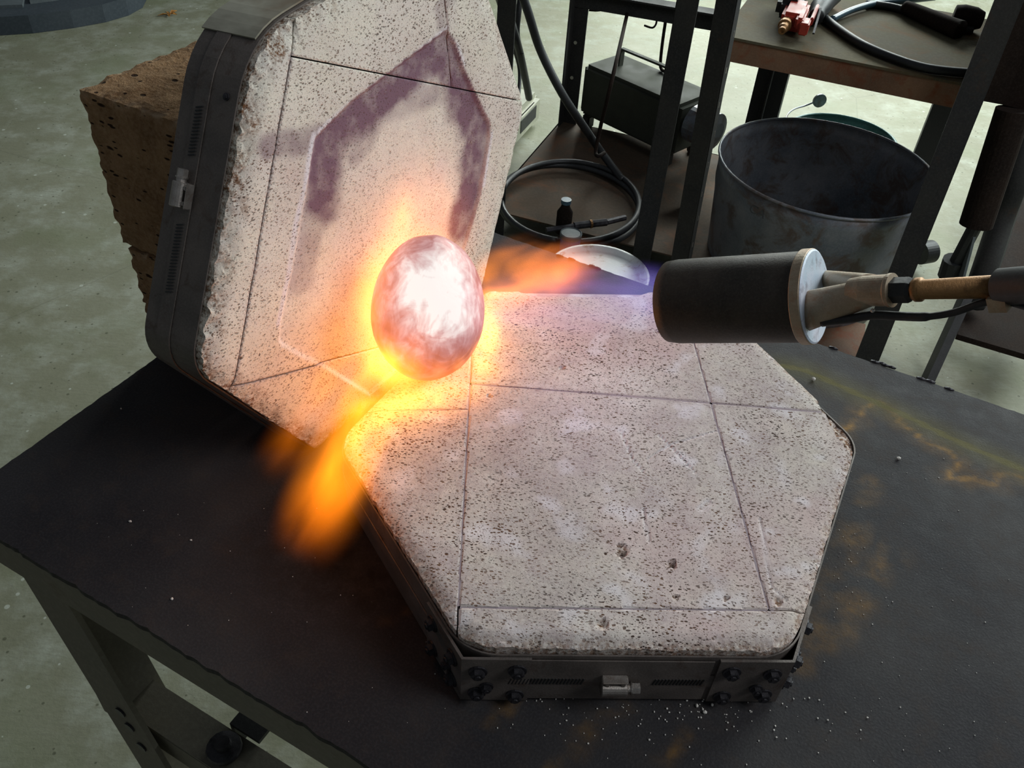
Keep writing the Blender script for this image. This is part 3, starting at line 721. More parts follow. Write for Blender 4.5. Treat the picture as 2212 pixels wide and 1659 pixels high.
rough_block('firebrick', 'lower tan firebrick of the stack, standing on the steel bench', corner_top + ea * 0.006, ea, eb2, Lb - 0.006, 0.225, 0.0015, 0.1258, 5)

# ---------------------------------------------------------------- glowing copper
bc = far(925, 674, 0.742)
def copper_mat():
    t = NT('glowing_copper'); c = t.coord()
    n1 = t.noise(c, 38, 4, 0.55, 1.4); cs = t.coord((1, 1, 0.4), (0.3, 0.9, 0.2)); n2 = t.noise(cs, 70, 5, 0.6, 1.0)
    # temperature: hottest where the jet strikes, cooler round the sides and base
    tc = t.n('ShaderNodeTexCoord'); hit = HIT
    d = t.n('ShaderNodeVectorMath', {0: tc.outputs['Object'], 1: hit}, operation='DISTANCE').outputs['Value']
    heat = t.ramp(d, 0.008, 0.088, 1.13, 0.1)
    nn = t.ramp(t.math('ADD', t.math('MULTIPLY', n1, 0.6), t.math('MULTIPLY', n2, 0.6)), 0.42, 0.8, -0.26, 0.26)
    k = t.math('ADD', heat, nn)
    col = t.n('ShaderNodeValToRGB', {0: k}); cr = col.color_ramp
    cr.elements[0].position = 0.0; cr.elements[0].color = s2l((140, 62, 44))
    cr.elements[1].position = 1.0; cr.elements[1].color = (1.25, 1.2, 1.15, 1)
    for p_, c_ in ((0.3, (172, 104, 98)), (0.5, (194, 136, 136)), (0.68, (226, 184, 184))):
        e = cr.elements.new(p_); e.color = s2l(c_)
    b = t.bsdf(s2l((120, 70, 58)), 0.5, 0.3, bump=n1, bs=0.4, bd=0.003)
    t.set(b.inputs['Emission Color'], col.outputs[0]); b.inputs['Emission Strength'].default_value = 0.75
    return t.m
BR = (0.0480, 0.0480, 0.0680)
# torch axis
TP0 = far(1450, 652, 0.613); TP1 = far(1757, 641, 0.577)
tax = (TP0 - TP1).normalized()
hitw = bc + (O - bc).normalized() * 0.045 + V((0.012, 0, 0.018))
lean = frame(bc, (1, 0, 0)); 
bcM = Matrix.Translation(bc) @ Matrix.Rotation(math.radians(5), 4, fwd)
HIT = tuple(bcM.inverted() @ hitw)
def make_copper():
    bm = NB(); bmesh.ops.create_uvsphere(bm, u_segments=72, v_segments=48, radius=1)
    for v in bm.verts:
        z = v.co.z; s_ = 1 + 0.03 * math.sin(z * 2.2) * -1
        k = 1 + 0.010 * noise.noise(v.co * 3.1) + 0.004 * noise.noise(v.co * 8)
        v.co = V((v.co.x * BR[0] * s_ * k, v.co.y * BR[1] * s_ * k, z * BR[2] * k))
    o = obj('copper_form', bm, copper_mat(), mw=bcM, smooth=True)
    lo = min((bcM @ v.co).z for v in o.data.vertices); o.location.z += (ZT + 0.0004) - lo
    tag(o, 'white hot egg shaped hammered copper form standing on the flat slab', 'metal form')
make_copper()

# ---------------------------------------------------------------- burner torch
def make_torch():
    ax = (TP0 - TP1); L = ax.length; ax.normalize()
    M_ = frame(TP1, ax)                    # X runs from the flange to the mouth
    t = empty('gas_torch', 'black cylinder burner torch with brass neck blowing flame at the copper', 'torch', M_)
    R_ = 0.0288
    bm = NB(); lathe(bm, [(0.004, R_ * .98), (0.006, R_), (L * 0.93, R_), (L, R_ * 0.975), (L, R_ * 0.9), (L * .5, R_ * .9), (0.01, R_ * .9), (0.006, R_ * .5)], 56)
    obj('burner_tube', bm, M_TORCH, t, smooth=False)
    for f in t.children[-1].data.polygons: f.use_smooth = True
    bm = NB(); lathe(bm, [(-0.0005, 0.0298), (0.0000, 0.0302), (0.0055, 0.0302), (0.006, 0.0298)], 56)
    obj('flange_rim', bm, M_CAST, t, smooth=False)
    bm = NB(); lathe(bm, [(-0.0015, 0.0285), (-0.0008, 0.0296), (0.001, 0.0296), (0.001, 0.004)], 56)
    obj('flange_face', bm, M_FLNG, t, 'flange face coloured with bright bluish daylight')
    # points along the neck, in the torch's frame
    I = M_.inverted(); N1 = I @ far(1880, 628, 0.545); N2 = I @ far(1922, 627, 0.54); N3 = I @ far(1975, 626, 0.535); N4 = I @ far(2160, 619, 0.515); N5 = I @ far(2290, 612, 0.50)
    nd = (N2 - N1).normalized()
    # two ribs joining the collar to the flange (open yoke)
    Rloc = (I.to_3x3() @ dwn).normalized(); Rloc = (Rloc - V((1, 0, 0)) * Rloc.x).normalized(); Fl = (I.to_3x3() @ fwd); Fl = (Fl - V((1, 0, 0)) * Fl.x - Rloc * Fl.dot(Rloc)).normalized()
    def rib(a, b, wa, wb, name):
        bm = NB(); seg = 14; rings = []
        for k in range(9):
            s_ = k / 8; c = a.lerp(b, s_); ww = wa[0] + (wb[0] - wa[0]) * s_; hh = wa[1] + (wb[1] - wa[1]) * s_
            d = (b - a).normalized(); u = (Rloc - d * Rloc.dot(d)).normalized(); v_ = d.cross(u)
            rings.append([bm.verts.new(c + u * math.cos(2 * math.pi * q / seg) * ww + v_ * math.sin(2 * math.pi * q / seg) * hh) for q in range(seg)])
        for r1, r2 in zip(rings, rings[1:]):
            for q in range(seg): bm.faces.new((r1[q], r1[(q + 1) % seg], r2[(q + 1) % seg], r2[q]))
        bm.faces.new(rings[0]); bm.faces.new(rings[-1][::-1]); obj(name, bm, M_CAST, t, smooth=True)
    rib(V((0.000, 0, 0)) + Rloc * 0.010 - Fl * 0.014, N1 + Rloc * 0.001, (0.0125, 0.007), (0.0082, 0.007), 'yoke_rib')
    rib(V((0.000, 0, 0)) - Rloc * 0.013 + Fl * 0.023, N1 - Rloc * 0.004 + Fl * 0.002, (0.0060, 0.006), (0.0060, 0.007), 'yoke_rib')
    M1 = frame(N1, N2 - N1); Lc = (N2 - N1).length
    bm = NB(); lathe(bm, [(-0.012, 0.0075), (-0.004, 0.0088), (Lc - 0.001, 0.0092), (Lc, 0.0098), (Lc + 0.0018, 0.0098), (Lc + 0.002, 0.0060)], 32, M1); obj('collar', bm, M_CAST, t, smooth=False)
    for f in t.children[-1].data.polygons: f.use_smooth = True
    M2 = frame(N2, N3 - N2); Ln = (N3 - N2).length
    bm = NB(); lathe(bm, [(0.001, 0.0074), (Ln - 0.003, 0.0074), (Ln - 0.001, 0.0064)], 6, M2); obj('hex_nut', bm, M_BLACK, t)
    M3 = frame(N3, N4 - N3); Lp = (N4 - N3).length
    bm = NB(); lathe(bm, [(-0.004, 0.005), (0.000, 0.0058), (0.001, 0.0068), (0.004, 0.0068), (0.0045, 0.0055), (Lp, 0.0062)], 24, M3); obj('neck_pipe', bm, M_BRASS, t, smooth=True)
    M4 = frame(N4, N5 - N4)
    bm = NB(); lathe(bm, [(-0.001, 0.0085), (0.0, 0.0095), (0.09, 0.0105), (0.11, 0.0100)], 24, M4); obj('grip', bm, M_RUB, t, smooth=True)
    q = [I @ far(*p) for p in ((1775, 697, .556), (1830, 690, .55), (1885, 681, .545), (1945, 683, .54), (2000, 684, .533), (2060, 675, .527), (2120, 655, .52), (2165, 650, .516), (2215, 662, .512), (2290, 690, .50))]
    bm = NB(); tube(bm, q, lambda s_: 0.0026 if s_ < 0.45 else 0.0020, 10, 6); ig = obj('igniter_cable', bm, M_RUB, t, smooth=True)
    bm = NB(); g = bmesh.ops.create_icosphere(bm, subdivisions=2, radius=0.0013); cc = I @ far(1885, 671, .54)
    for v in bm.verts: v.co += cc
    obj('screw_head', bm, M_ZINC, ig)
    bm = NB(); tube(bm, [I @ far(2140, 640, .517), I @ far(2160, 645, .516), I @ far(2166, 668, .515)], 0.0036, 8); box(bm, (0, 0, 0), (0.009, 0.009, 0.008), frame(I @ far(2160, 652, .514), N4 - N3)); obj('cable_clip', bm, M_CAST, t)
make_torch()

# ---------------------------------------------------------------- flames (real emissive gas volumes)
def flame(name, label, a, b, rad, strength, colA, colB, nscale=35, thr=(0.35, 0.7), stretch=0.35, core=1.0, seg=20, flat=1.0, up=None, ends=(0.12, 0.45)):
    """a -> b axis; rad = list of radii along it; density falls to nothing at the skin"""
    L = (b - a).length; M_ = frame(a, b - a, up)
    prof = [(L * i / (len(rad) - 1), r) for i, r in enumerate(rad)]
    def R_at(s_):
        f = s_ * (len(rad) - 1); i = min(int(f), len(rad) - 2); return rad[i] + (rad[i + 1] - rad[i]) * (f - i)
    bm = NB(); n = 16
    lathe(bm, [(L * k / n, R_at(k / n) * 1.0 + 1e-4) for k in range(n + 1)], seg)
    for v in bm.verts: v.co.z *= flat
    t = NT(name + '_gas')
    tc = t.n('ShaderNodeTexCoord'); sep = t.n('ShaderNodeSeparateXYZ', {0: tc.outputs['Object']})
    s_ = t.math('DIVIDE', sep.outputs[0], L)
    mp = t.n('ShaderNodeMapping', {'Vector': tc.outputs['Object'], 'Scale': (stretch, 1, 1)}).outputs[0]
    nz = t.n('ShaderNodeTexNoise', {'Vector': mp, 'Scale': nscale, 'Detail': 2.5, 'Roughness': 0.55, 'Distortion': 0.6}).outputs[0]
    cv = t.n('ShaderNodeFloatCurve', {1: s_}); mx = max(rad)
    cu = cv.mapping.curves[0]; m_ = len(rad)
    cu.points[0].location = (0, rad[0] / mx); cu.points[1].location = (1, rad[-1] / mx)
    for i in range(1, m_ - 1): cu.points.new(i / (m_ - 1), rad[i] / mx)
    cv.mapping.update()
    Rn = t.math('MULTIPLY', cv.outputs[0], mx)
    y2 = t.math('POWER', sep.outputs[1], 2.0); zz = t.math('DIVIDE', sep.outputs[2], flat); z2 = t.math('POWER', t.math('ABSOLUTE', zz), 2.0); y2 = t.math('POWER', t.math('ABSOLUTE', sep.outputs[1]), 2.0)
    rr = t.math('DIVIDE', t.math('SQRT', t.math('ADD', y2, z2)), Rn)
    fall = t.n('ShaderNodeMapRange', {0: rr, 1: 0.0, 2: 0.97, 3: 1.0, 4: 0.0}, interpolation_type='SMOOTHSTEP').outputs[0]
    e1 = t.n('ShaderNodeMapRange', {0: s_, 1: 0.0, 2: ends[0], 3: 0.0, 4: 1.0}, interpolation_type='SMOOTHSTEP').outputs[0]
    e2 = t.n('ShaderNodeMapRange', {0: s_, 1: 1 - ends[1], 2: 1.0, 3: 1.0, 4: 0.0}, interpolation_type='SMOOTHSTEP').outputs[0]
    den = t.math('MULTIPLY', t.math('MULTIPLY', fall, e1), e2)
    den = t.math('MULTIPLY', den, t.ramp(nz, thr[0], thr[1], 0.0, 1.0))
    col = t.mix(s_, colA + (1,), colB + (1,))
    em = t.n('ShaderNodeEmission', {'Color': col, 'Strength': t.math('MULTIPLY', den, strength)})
    t.t.links.new(em.outputs[0], t.out.inputs['Volume'])
    o = obj(name, bm, t.m, mw=M_); tag(o, label, 'flame')
    return o
OR = (1.0, 0.27, 0.012); YE = (1.0, 0.45, 0.04); PK = (1.0, 0.30, 0.16); VI = (0.42, 0.34, 1.0); BL = (0.25, 0.35, 1.0)
UPc = -fwd
# jet from the burner mouth
flame('torch_jet', 'pale violet and blue flame jet leaving the black torch mouth', TP0 - tax * -0.002, bc + (TP0 - bc).normalized() * 0.035, [0.029, 0.031, 0.034, 0.037, 0.038, 0.032], 15, (0.24, 0.30, 1.0), (1.0, 0.38, 0.34), 34, (0.36, 0.68), 0.22, ends=(0.03, 0.25))
flame('upper_flame', 'orange flame drifting off the far side of the copper towards the torch', far(1015, 625, .775), far(1350, 560, .80), [0.022, 0.040, 0.044, 0.038, 0.028, 0.016], 85, (1.0, 0.26, 0.006), (0.8, 0.16, 0.06), 34, (0.40, 0.68), 0.5, ends=(0.12, 0.7))
flame('violet_flame', 'dim violet flame edge above the jet beside the white dish', far(1445, 605, .64), far(1130, 615, .74), [0.014, 0.018, 0.018, 0.017, 0.015, 0.012], 22, (0.22, 0.16, 1.0), (0.55, 0.10, 0.28), 40, (0.36, 0.66), 0.25, ends=(0.05, 0.5))
flame('gap_flame', 'orange tongue of flame spilling off the near edge between the slabs', at(868, 745, 0.125), far(635, 1225, 0.645), [0.030, 0.034, 0.036, 0.037, 0.037, 0.024], 88, (1.0, 0.40, 0.02), (1.0, 0.17, 0.002), 30, (0.36, 0.62), 0.35, ends=(0.10, 0.55))
flame('side_flame', 'thin orange flame licking the lower left of the upright slab', far(830, 735, .745), far(560, 1040, .665), [0.018, 0.030, 0.032, 0.030, 0.026, 0.018], 42, OR, (1.0, 0.20, 0.004), 36, (0.4, 0.7), 0.3, ends=(0.15, 0.6))
flame('rising_flame', 'faint red orange flame rising up the purple recess above the copper', bc + V((-0.005, 0.03, 0.02)), G + dd * (lp(930, 300).x) + uu * (lp(930, 300).y) + nn_ * 0.006, [0.05, 0.056, 0.052, 0.044, 0.034, 0.02], 11, OR, (1.0, 0.14, 0.03), 30, (0.36, 0.66), 0.4, ends=(0.1, 0.65))
flame('hearth_flame', 'yellow flame spreading on the flat slab right of the copper', at(1062, 625, 0.073), at(1040, 850, 0.073), [0.013, 0.018, 0.020, 0.021, 0.020, 0.014], 85, YE, YE, 45, (0.34, 0.62), 0.5, ends=(0.2, 0.35), flat=0.6)
flame('hearth_flame', 'yellow flame spreading on the flat slab below the copper', at(1050, 828, 0.072), at(735, 900, 0.074), [0.010, 0.016, 0.019, 0.020, 0.021, 0.018], 95, YE, YE, 45, (0.34, 0.62), 0.5, ends=(0.2, 0.25), flat=0.6)
def halo():
    bm = NB(); bmesh.ops.create_uvsphere(bm, u_segments=32, v_segments=20, radius=1)
    K = 1.75
    for v in bm.verts: v.co = V((v.co.x * 0.0475 * K, v.co.y * 0.0475 * K, v.co.z * 0.0705 * 1.55))
    t = NT('wrapping_gas'); tc = t.n('ShaderNodeTexCoord')
    sc_ = t.n('ShaderNodeVectorMath', {0: tc.outputs['Object'], 1: (1 / 0.0475, 1 / 0.0475, 1 / 0.0705)}, operation='MULTIPLY').outputs[0]
    ln = t.n('ShaderNodeVectorMath', {0: sc_}, operation='LENGTH').outputs['Value']
    f = t.n('ShaderNodeMapRange', {0: ln, 1: 1.02, 2: 1.52, 3: 1.0, 4: 0.0}, interpolation_type='SMOOTHSTEP').outputs[0]
    # gas is blown to the far side of the copper, away from the burner
    dr = (bcM.to_3x3().inverted() @ (-tax * -1)).normalized()
    away = (bcM.to_3x3().inverted() @ (-nn_ * 0.7 - dd * 0.35 - V((0, 0, 0.35)))).normalized()
    dt = t.n('ShaderNodeVectorMath', {0: tc.outputs['Object'], 1: tuple(away)}, operation='DOT_PRODUCT').outputs['Value']
    sd = t.ramp(dt, -0.035, 0.03, 0.0, 1.0)
    nz = t.noise(tc.outputs['Object'], 45, 2, 0.5, 0.8)
    den = t.math('MULTIPLY', t.math('MULTIPLY', f, sd), t.ramp(nz, 0.32, 0.6, 0.35, 1.0))
    em = t.n('ShaderNodeEmission', {'Color': (1.0, 0.28, 0.035, 1), 'Strength': t.math('MULTIPLY', den, 38.0)})
    t.t.links.new(em.outputs[0], t.out.inputs['Volume'])
    o = obj('halo_flame', bm, t.m, mw=bcM); tag(o, 'bright orange flame wrapping round the copper against the upright slab', 'flame')
halo()

# ---------------------------------------------------------------- crumbs on the bench
def crumbs():
    bm = NB(); pts = [(1756, 822, .0028), (1940, 992, .0020), (880, 885, .001), (372, 1295, .0011), (282, 1128, .0014), (413, 1168, .001), (1180, 1497, .0014), (1552, 1508, .0018), (1538, 1524, .0014), (1505, 1526, .0014), (1522, 1540, .0014), (262, 884, .001), (170, 1320, .001)]
    rnd = random.Random(3)
    for k in range(150):
        x = rnd.gauss(1500, 210); y = 1500 + abs(rnd.gauss(0, 60)); pts.append((x, y, rnd.uniform(0.0003, 0.0008)))
    for k in range(70): pts.append((rnd.uniform(1750, 2190), rnd.uniform(900, 1640), rnd.uniform(0.0002, 0.0006)))
    for k in range(60): pts.append((rnd.uniform(200, 1200), rnd.uniform(1060, 1600), rnd.uniform(0.0002, 0.0005)))
    for k in range(40): pts.append((1840 + rnd.uniform(-70, 30), 1100 + k * 6, rnd.uniform(0.0002, 0.0005)))
    for (x, y, s_) in pts:
        q = at(x, y, 0)
        lq = BI @ q
        if lq.x < 0.005 or lq.y < 0.006 or inside((q.to_2d() - C0), [V(p) - C0 for p in hexv[::-1]]): continue
        g = bmesh.ops.create_icosphere(bm, subdivisions=1, radius=1)['verts']
        sc_ = [s_ * rnd.uniform(0.7, 1.2) for _ in range(3)]
        for v in g: v.co = V((q.x + v.co.x * sc_[0], q.y + v.co.y * sc_[1], s_ * .8 + v.co.z * sc_[2]))
    o = obj('brick_crumbs', bm, M_CRUMB, kind='stuff'); tag(o, 'scattered white brick crumbs on the dark steel bench', 'crumbs')
crumbs()

# ================================================================ background
def wtube(name, mat, pts, r, parent=None, label=None, n=8, seg=10):
    bm = NB(); tube(bm, pts, r, seg, n); return obj(name, bm, mat, parent, label, smooth=True)
def vline(px, py, h, py2):
    """point straight above the point (px,py,h), where it meets picture row py2"""
    b = at(px, py, h); lo, hi = -2.0, H - 0.01
    def row(z):
        r = V((b.x, b.y, z)) - O; c = V((r.dot(right), r.dot(dwn), r.dot(fwd))); return CY + F * c.y / c.z
    for _ in range(50):
        mdl = (lo + hi) / 2
        if row(mdl) > py2: lo = mdl
        else: hi = mdl
    return V((b.x, b.y, mdl))
SH = FLOOR + 0.10
# --- rack on the floor with lower shelf
rk_az = math.radians(71); rl = V((math.cos(rk_az), math.sin(rk_az), 0)); rr_ = V((rl.y, -rl.x, 0))
ra = at(1216, 262, SH)
rackM = frame(V((ra.x, ra.y, FLOOR)), rr_)
rack = empty('steel_rack', 'black angle iron rack with bolt holes and a brown lower shelf, beyond the bench', 'rack', rackM)
RI = rackM.inverted()
def make_rack():
    RW = 0.62; RD = -0.62
    b_ = RI @ at(1352, 640, FLOOR)
    A = 0.045
    Hh = 0.78
    def post(x, y, sx, sy, lean=(0, 0)):
        bm = NB()
        g = box(bm, (x + sx * A / 2, y, Hh / 2), (A, 0.004, Hh)) + box(bm, (x, y + sy * A / 2, Hh / 2), (0.004, A, Hh))
        p_ = obj('post', bm, M_POST, rack)
        bm = NB()
        for z in (0.25, 0.36, 0.47, 0.58):
            lathe(bm, [(0, 0.0055), (0.001, 0.0055)], 10, Matrix.Translation((x + sx * A * .35, y - 0.0026, z)) @ Matrix.Rotation(math.radians(-90), 4, 'Z'))
        return p_, bm
    p_, hb_ = post(0, 0, 1, -1)
    obj('bolt_hole', hb_, M_CREAM, p_, kind='stuff')
    for (x, y, sx, sy) in ((0, RD, 1, 1), (b_.x, b_.y, 1, 1), (RW, 0, -1, -1)):
        p_, h_ = post(x, y, sx, sy); h_.free()
    bm = NB(); box(bm, (RW / 2, RD / 2, 0.097), (RW + 0.02, -RD + 0.02, 0.004)); box(bm, (RW / 2, 0.008, 0.088), (RW, 0.004, 0.022)); box(bm, (-0.008, RD / 2, 0.088), (0.004, -RD, 0.022)); obj('shelf', bm, M_SHELF, rack, 'brown rusty lower shelf plate')
    # upper rail between post a and post b
    za = (RI @ vline(1230, 262, SH, 10)).z
    bm = NB(); bar(bm, (0, -0.002, za + 0.02), (RW, 0.02, za + 0.02), 0.005, 0.05); bar(bm, (0, 0, za + 0.045), (RW, 0.02, za + 0.045), 0.05, 0.005); obj('rail', bm, M_POST, rack)
    return za
ZA = make_rack()
# --- tall frame: two posts passing in front of the second bench
def make_frame():
    b1 = at(1438, 720, FLOOR); b2 = at(1842, 850, FLOOR)
    M_ = frame(b1, b2 - b1); t = empty('post_rack', 'two tall scuffed black steel posts in front of the galvanised tub', 'frame', M_); I = M_.inverted()
    def pst(b, px, py, w_):
        top = at(px, py, 0.10)
        bm = NB(); p, q = I @ b, I @ top; d = (q - p).normalized()
        bar(bm, p, q, w_, 0.006, (0, 1, 0)); M2 = frame(p, d, (0, 1, 0)); box(bm, ((q - p).length / 2, w_ / 2, w_ / 2), ((q - p).length, 0.006, w_), M2)
        pp = obj('post', bm, M_POST, t)
        bm = NB()
        for k in range(9): box(bm, (0.2 + k * 0.07, w_ / 2 + 0.003, 0.012 + 0.006 * (k % 3)), (0.012, 0.001, 0.004), M2)
        obj('scuffs', bm, M_ZINC, pp, kind='stuff')
    pst(b1, 1574, -30, 0.036); pst(b2, 2190, -30, 0.048)
    bm = NB(); a_, c_ = I @ at(1730, 700, FLOOR + .02), None
    solid(bm, [I @ at(1560, 640, FLOOR + .03), I @ at(1870, 700, FLOOR + .03), I @ at(1860, 800, FLOOR + .03), I @ at(1560, 760, FLOOR + .03)], (0, 0, -0.01)); obj('foot_plate', bm, M_RUSTY, t, 'rust brown foot plate')
make_frame()
# --- second bench (top right)
def make_bench2():
    zt = FLOOR + 0.60
    fl, fr = at(1585, 78, zt), at(2112, 183, zt)
    ex = (fr - fl).normalized(); ey = V((-ex.y, ex.x, 0)); L = (fr - fl).length
    M_ = frame(fl, ex); t = empty('second_bench', 'stained steel topped bench with rusty brown front edge behind the tub', 'workbench', M_)
    bm = NB(); box(bm, (L / 2 + 0.1, 0.25, -0.003), (L + 0.26, 0.52, 0.006)); obj('tabletop', bm, M_PLATE2, t)
    bm = NB(); box(bm, (L / 2, -0.004, -0.031), (L, 0.006, 0.056)); obj('apron', bm, M_RUSTY, t, 'rusty brown front edge')
    for (x, y) in ((-0.02, 0.03), (0.085, 0.46), (0.98 * L, 0.47)):
        bm = NB(); box(bm, (x, y, -0.303), (0.06 if x > 0 else 0.035, 0.05, 0.594)); obj('leg', bm, M_BLACK, t)
    bm = NB(); box(bm, (L / 2 , 0.48, -0.06), (L, 0.01, 0.05)); obj('brace', bm, M_BLACK, t)
    return t, M_, zt
b2, B2M, ZB2 = make_bench2()
# --- galvanised tub
def bucket(name, label, cat, cx_, cy_, zr, rt, rb, hgt, mat, seg=56, seams=True):
    M_ = frame(V((cx_, cy_, zr - hgt)), (0, 0, 1), (1, 0, 0))
    t = empty(name, label, cat, Matrix.Translation((cx_, cy_, zr - hgt)))
    up_ = Matrix.Rotation(math.radians(-90), 4, 'Y')
    bm = NB(); th = 0.002
    f = lambda z: rb + (rt - rb) * z / hgt
    prof = [(0, rb)] + [(hgt * k / 10, f(hgt * k / 10) + (0.0025 if seams and k in (8,) else 0)) for k in range(1, 11)] + [(hgt, rt - th)] + [(hgt * k / 10, f(hgt * k / 10) - th - (0.0025 if seams and k == 8 else 0)) for k in range(9, 0, -1)] + [(0.006, rb - th), (0.006, 0.001)]
    lathe(bm, [(x, r) for x, r in prof], seg, up_); body = obj('body', bm, mat, t, smooth=True)
    bm = NB(); pts = [V((math.cos(a) * rt, math.sin(a) * rt, hgt)) for a in [2 * math.pi * k / seg for k in range(seg)]]
    ring = []
    for k in range(seg):
        a = 2 * math.pi * k / seg; c = V((math.cos(a), math.sin(a), 0))
        ring.append([bm.verts.new(c * (rt + 0.004 * math.cos(b)) + V((0, 0, hgt + 0.004 * math.sin(b)))) for b in [2 * math.pi * q / 8 for q in range(8)]])
    for k in range(seg):
        a, b = ring[k], ring[(k + 1) % seg]
        for q in range(8): bm.faces.new((a[q], a[(q + 1) % 8], b[(q + 1) % 8], b[q]))
    obj('rim', bm, mat, t, smooth=True)
    return t
zr = FLOOR + 0.36
pL, pR = at(1541, 285, zr), at(2028, 420, zr)
cxy = (pL + pR) / 2; rt = (pR - pL).length / 2 * 0.93
tubc = V((cxy.x + 0.01, cxy.y - 0.015, 0))
tub = bucket('galvanised_tub', 'large dull galvanised tub, dark inside, standing behind the torch', 'tub', tubc.x, tubc.y, zr, rt, rt * 0.88, 0.355, M_GALV)
def tub_writing():
    # faint hand lettering scratched below the rim
    cu = bpy.data.curves.new('lettering', 'FONT'); cu.body = 'CA'; cu.size = 0.034; cu.extrude = 0.0004; cu.shear = 0.2
    me_o = bpy.data.objects.new('tmp', cu); COL.objects.link(me_o)
    dg = bpy.context.evaluated_depsgraph_get(); me = bpy.data.meshes.new_from_object(me_o.evaluated_get(dg)); bpy.data.objects.remove(me_o)
    bm = NB(); bm.from_mesh(me); hgt = 0.355
    q = at(1700, 400, zr - 0.02); a0 = math.atan2(q.y - tubc.y, q.x - tubc.x)
    for v in bm.verts:
        z = hgt - 0.055 + v.co.y * 0.9; R2 = rt * 0.88 + rt * 0.12 * z / hgt + 0.0008 + v.co.z
        a = a0 + v.co.x / rt; v.co = V((math.cos(a) * R2, math.sin(a) * R2, z))
    o = obj('lettering', bm, steel('faint_scratch', (84, 86, 90), (96, 98, 98), 0.6, 0.2, None, ns=20), tub, 'faint hand scratched letters')
tub_writing()
# --- green pail behind, with bail
zg = FLOOR + 0.20
g1, g2 = at(1706, 262, zg), at(1928, 282, zg)
gc = at(1818, 296, zg)
pail = bucket('green_pail', 'small green grey pail with wire bail just behind the galvanised tub', 'bucket', gc.x, gc.y, zg, 0.163, 0.13, 0.198, M_GREENP, 40, False)
def bail():
    ear = at(1768, 225, zg + 0.01); lc = ear - V((gc.x, gc.y, zg - 0.198))
    bm = NB(); lathe(bm, [(-0.003, 0.022), (0.003, 0.022)], 20, frame(lc + V((0, 0, 0.012)), V((lc.x, lc.y, 0)))); obj('ear', bm, M_GALV, pail)
    p = [lc + V((0, 0, 0.014))] + [V((gc.x, gc.y, zg - .198)) * -1 + at(x, y, zg + 0.006) for x, y in ((1740, 228), (1715, 236), (1700, 250), (1694, 275), (1700, 310))]
    wtube('bail', M_GALV, p, 0.0028, pail)
bail()
# --- hoses and tools on the second bench
def tool():
    base = at(1710, 60, ZB2); I_ = frame(base, V((-0.5, -1, 0)))
    I_ = frame(V((base.x, base.y, ZB2 + 0.03)), at(1690, 95, ZB2 + .02) - at(1745, -20, ZB2 + .05))
    t = empty('air_tool', 'red and black hand tool with brass fitting lying on the stained bench top', 'tool', I_)
    bm = NB(); box(bm, (0.0, 0, 0), (0.10, 0.055, 0.045), bev=0.008); box(bm, (0.035, 0.02, 0.01), (0.08, 0.02, 0.03), bev=0.005); obj('body', bm, M_RED, t)
    bm = NB(); box(bm, (-0.09, -0.022, 0.002), (0.15, 0.06, 0.05), bev=0.012); obj('grip', bm, M_RUB, t)
    bm = NB(); box(bm, (0.065, 0.034, 0.004), (0.04, 0.022, 0.03), bev=0.003); box(bm, (0.0, 0.045, 0.01), (0.09, 0.008, 0.02), bev=0.002); obj('trigger', bm, M_RED, t)
    bm = NB(); lathe(bm, [(0.045, 0.014), (0.062, 0.014), (0.062, 0.016), (0.072, 0.016), (0.073, 0.012), (0.09, 0.012), (0.096, 0.009), (0.104, 0.009), (0.104, 0.005), (0.10, 0.005)], 6 * 3, Matrix.Translation((0, -0.012, 0))); obj('fitting', bm, M_BRASS, t, 'worn brass hose fitting')
    bm = NB(); bar(bm, (-0.02, 0.055, 0.02), (0.085, 0.06, 0.0), 0.005, 0.004); obj('lever', bm, M_BOLT, t)
tool()
def z2(x, y, r): p = at(x, y, ZB2 + r); return p
wt = wtube('air_hose', M_RUB, [z2(*p, .011) for p in ((1780, 38), (1810, 62), (1860, 95), (1920, 122), (1990, 145), (2060, 155), (2130, 158), (2180, 150))], 0.0105); tag(wt, 'thick black hose sagging along the front of the stained bench top', 'hose')
wt = wtube('air_hose', M_BLUEH, [z2(*p, .012) for p in ((1797, 42), (1840, 22), (1890, 8), (1950, 2), (2020, -6))], 0.0085); tag(wt, 'blue grey hose curving over the back of the stained bench top', 'hose')
wt = wtube('air_hose', M_RUB, [z2(*p, .01) for p in ((1870, 8), (1930, 16), (1990, 35), (2050, 60), (2100, 66))], 0.010); tag(wt, 'dark hose lying behind the sagging hose on the stained bench top', 'hose')
def knob_thing():
    bm = NB(); c = z2(1770, 12, .03)
    tube(bm, [z2(1800, -12, .03), z2(1775, 12, .03), z2(1762, 38, .025)], lambda s_: 0.026 if s_ < .7 else 0.019, 16, 4)
    o = obj('black_handle', bm, M_RUB, smooth=True); tag(o, 'black rounded handle beside the red tool on the bench top', 'handle')
    bm = NB(); 
    tube(bm, [z2(1955, 15, .02), z2(1990, 30, .02), z2(2040, 52, .02), z2(2075, 66, .02)], lambda s_: 0.016 + 0.008 * s_, 12, 5)
    lathe(bm, [(0, .026), (.02, .03), (.05, .028), (.07, .02)], 14, frame(z2(2060, 34, .03), V((1, -.3, 0))))
    o = obj('rusty_coupling', bm, M_BROWN, smooth=True); tag(o, 'dull brown pipe coupling at the right end of the stained bench top', 'coupling')
    bm = NB(); solid(bm, [z2(2135, 36, .05), z2(2146, 17, .05), z2(2156, 18, .05), z2(2147, 36, .05)], (0, 0, -0.004)); o = obj('paper_tag', bm, M_DISH); tag(o, 'small pale tag beside the dark stand at the top right', 'tag'); 
knob_thing()
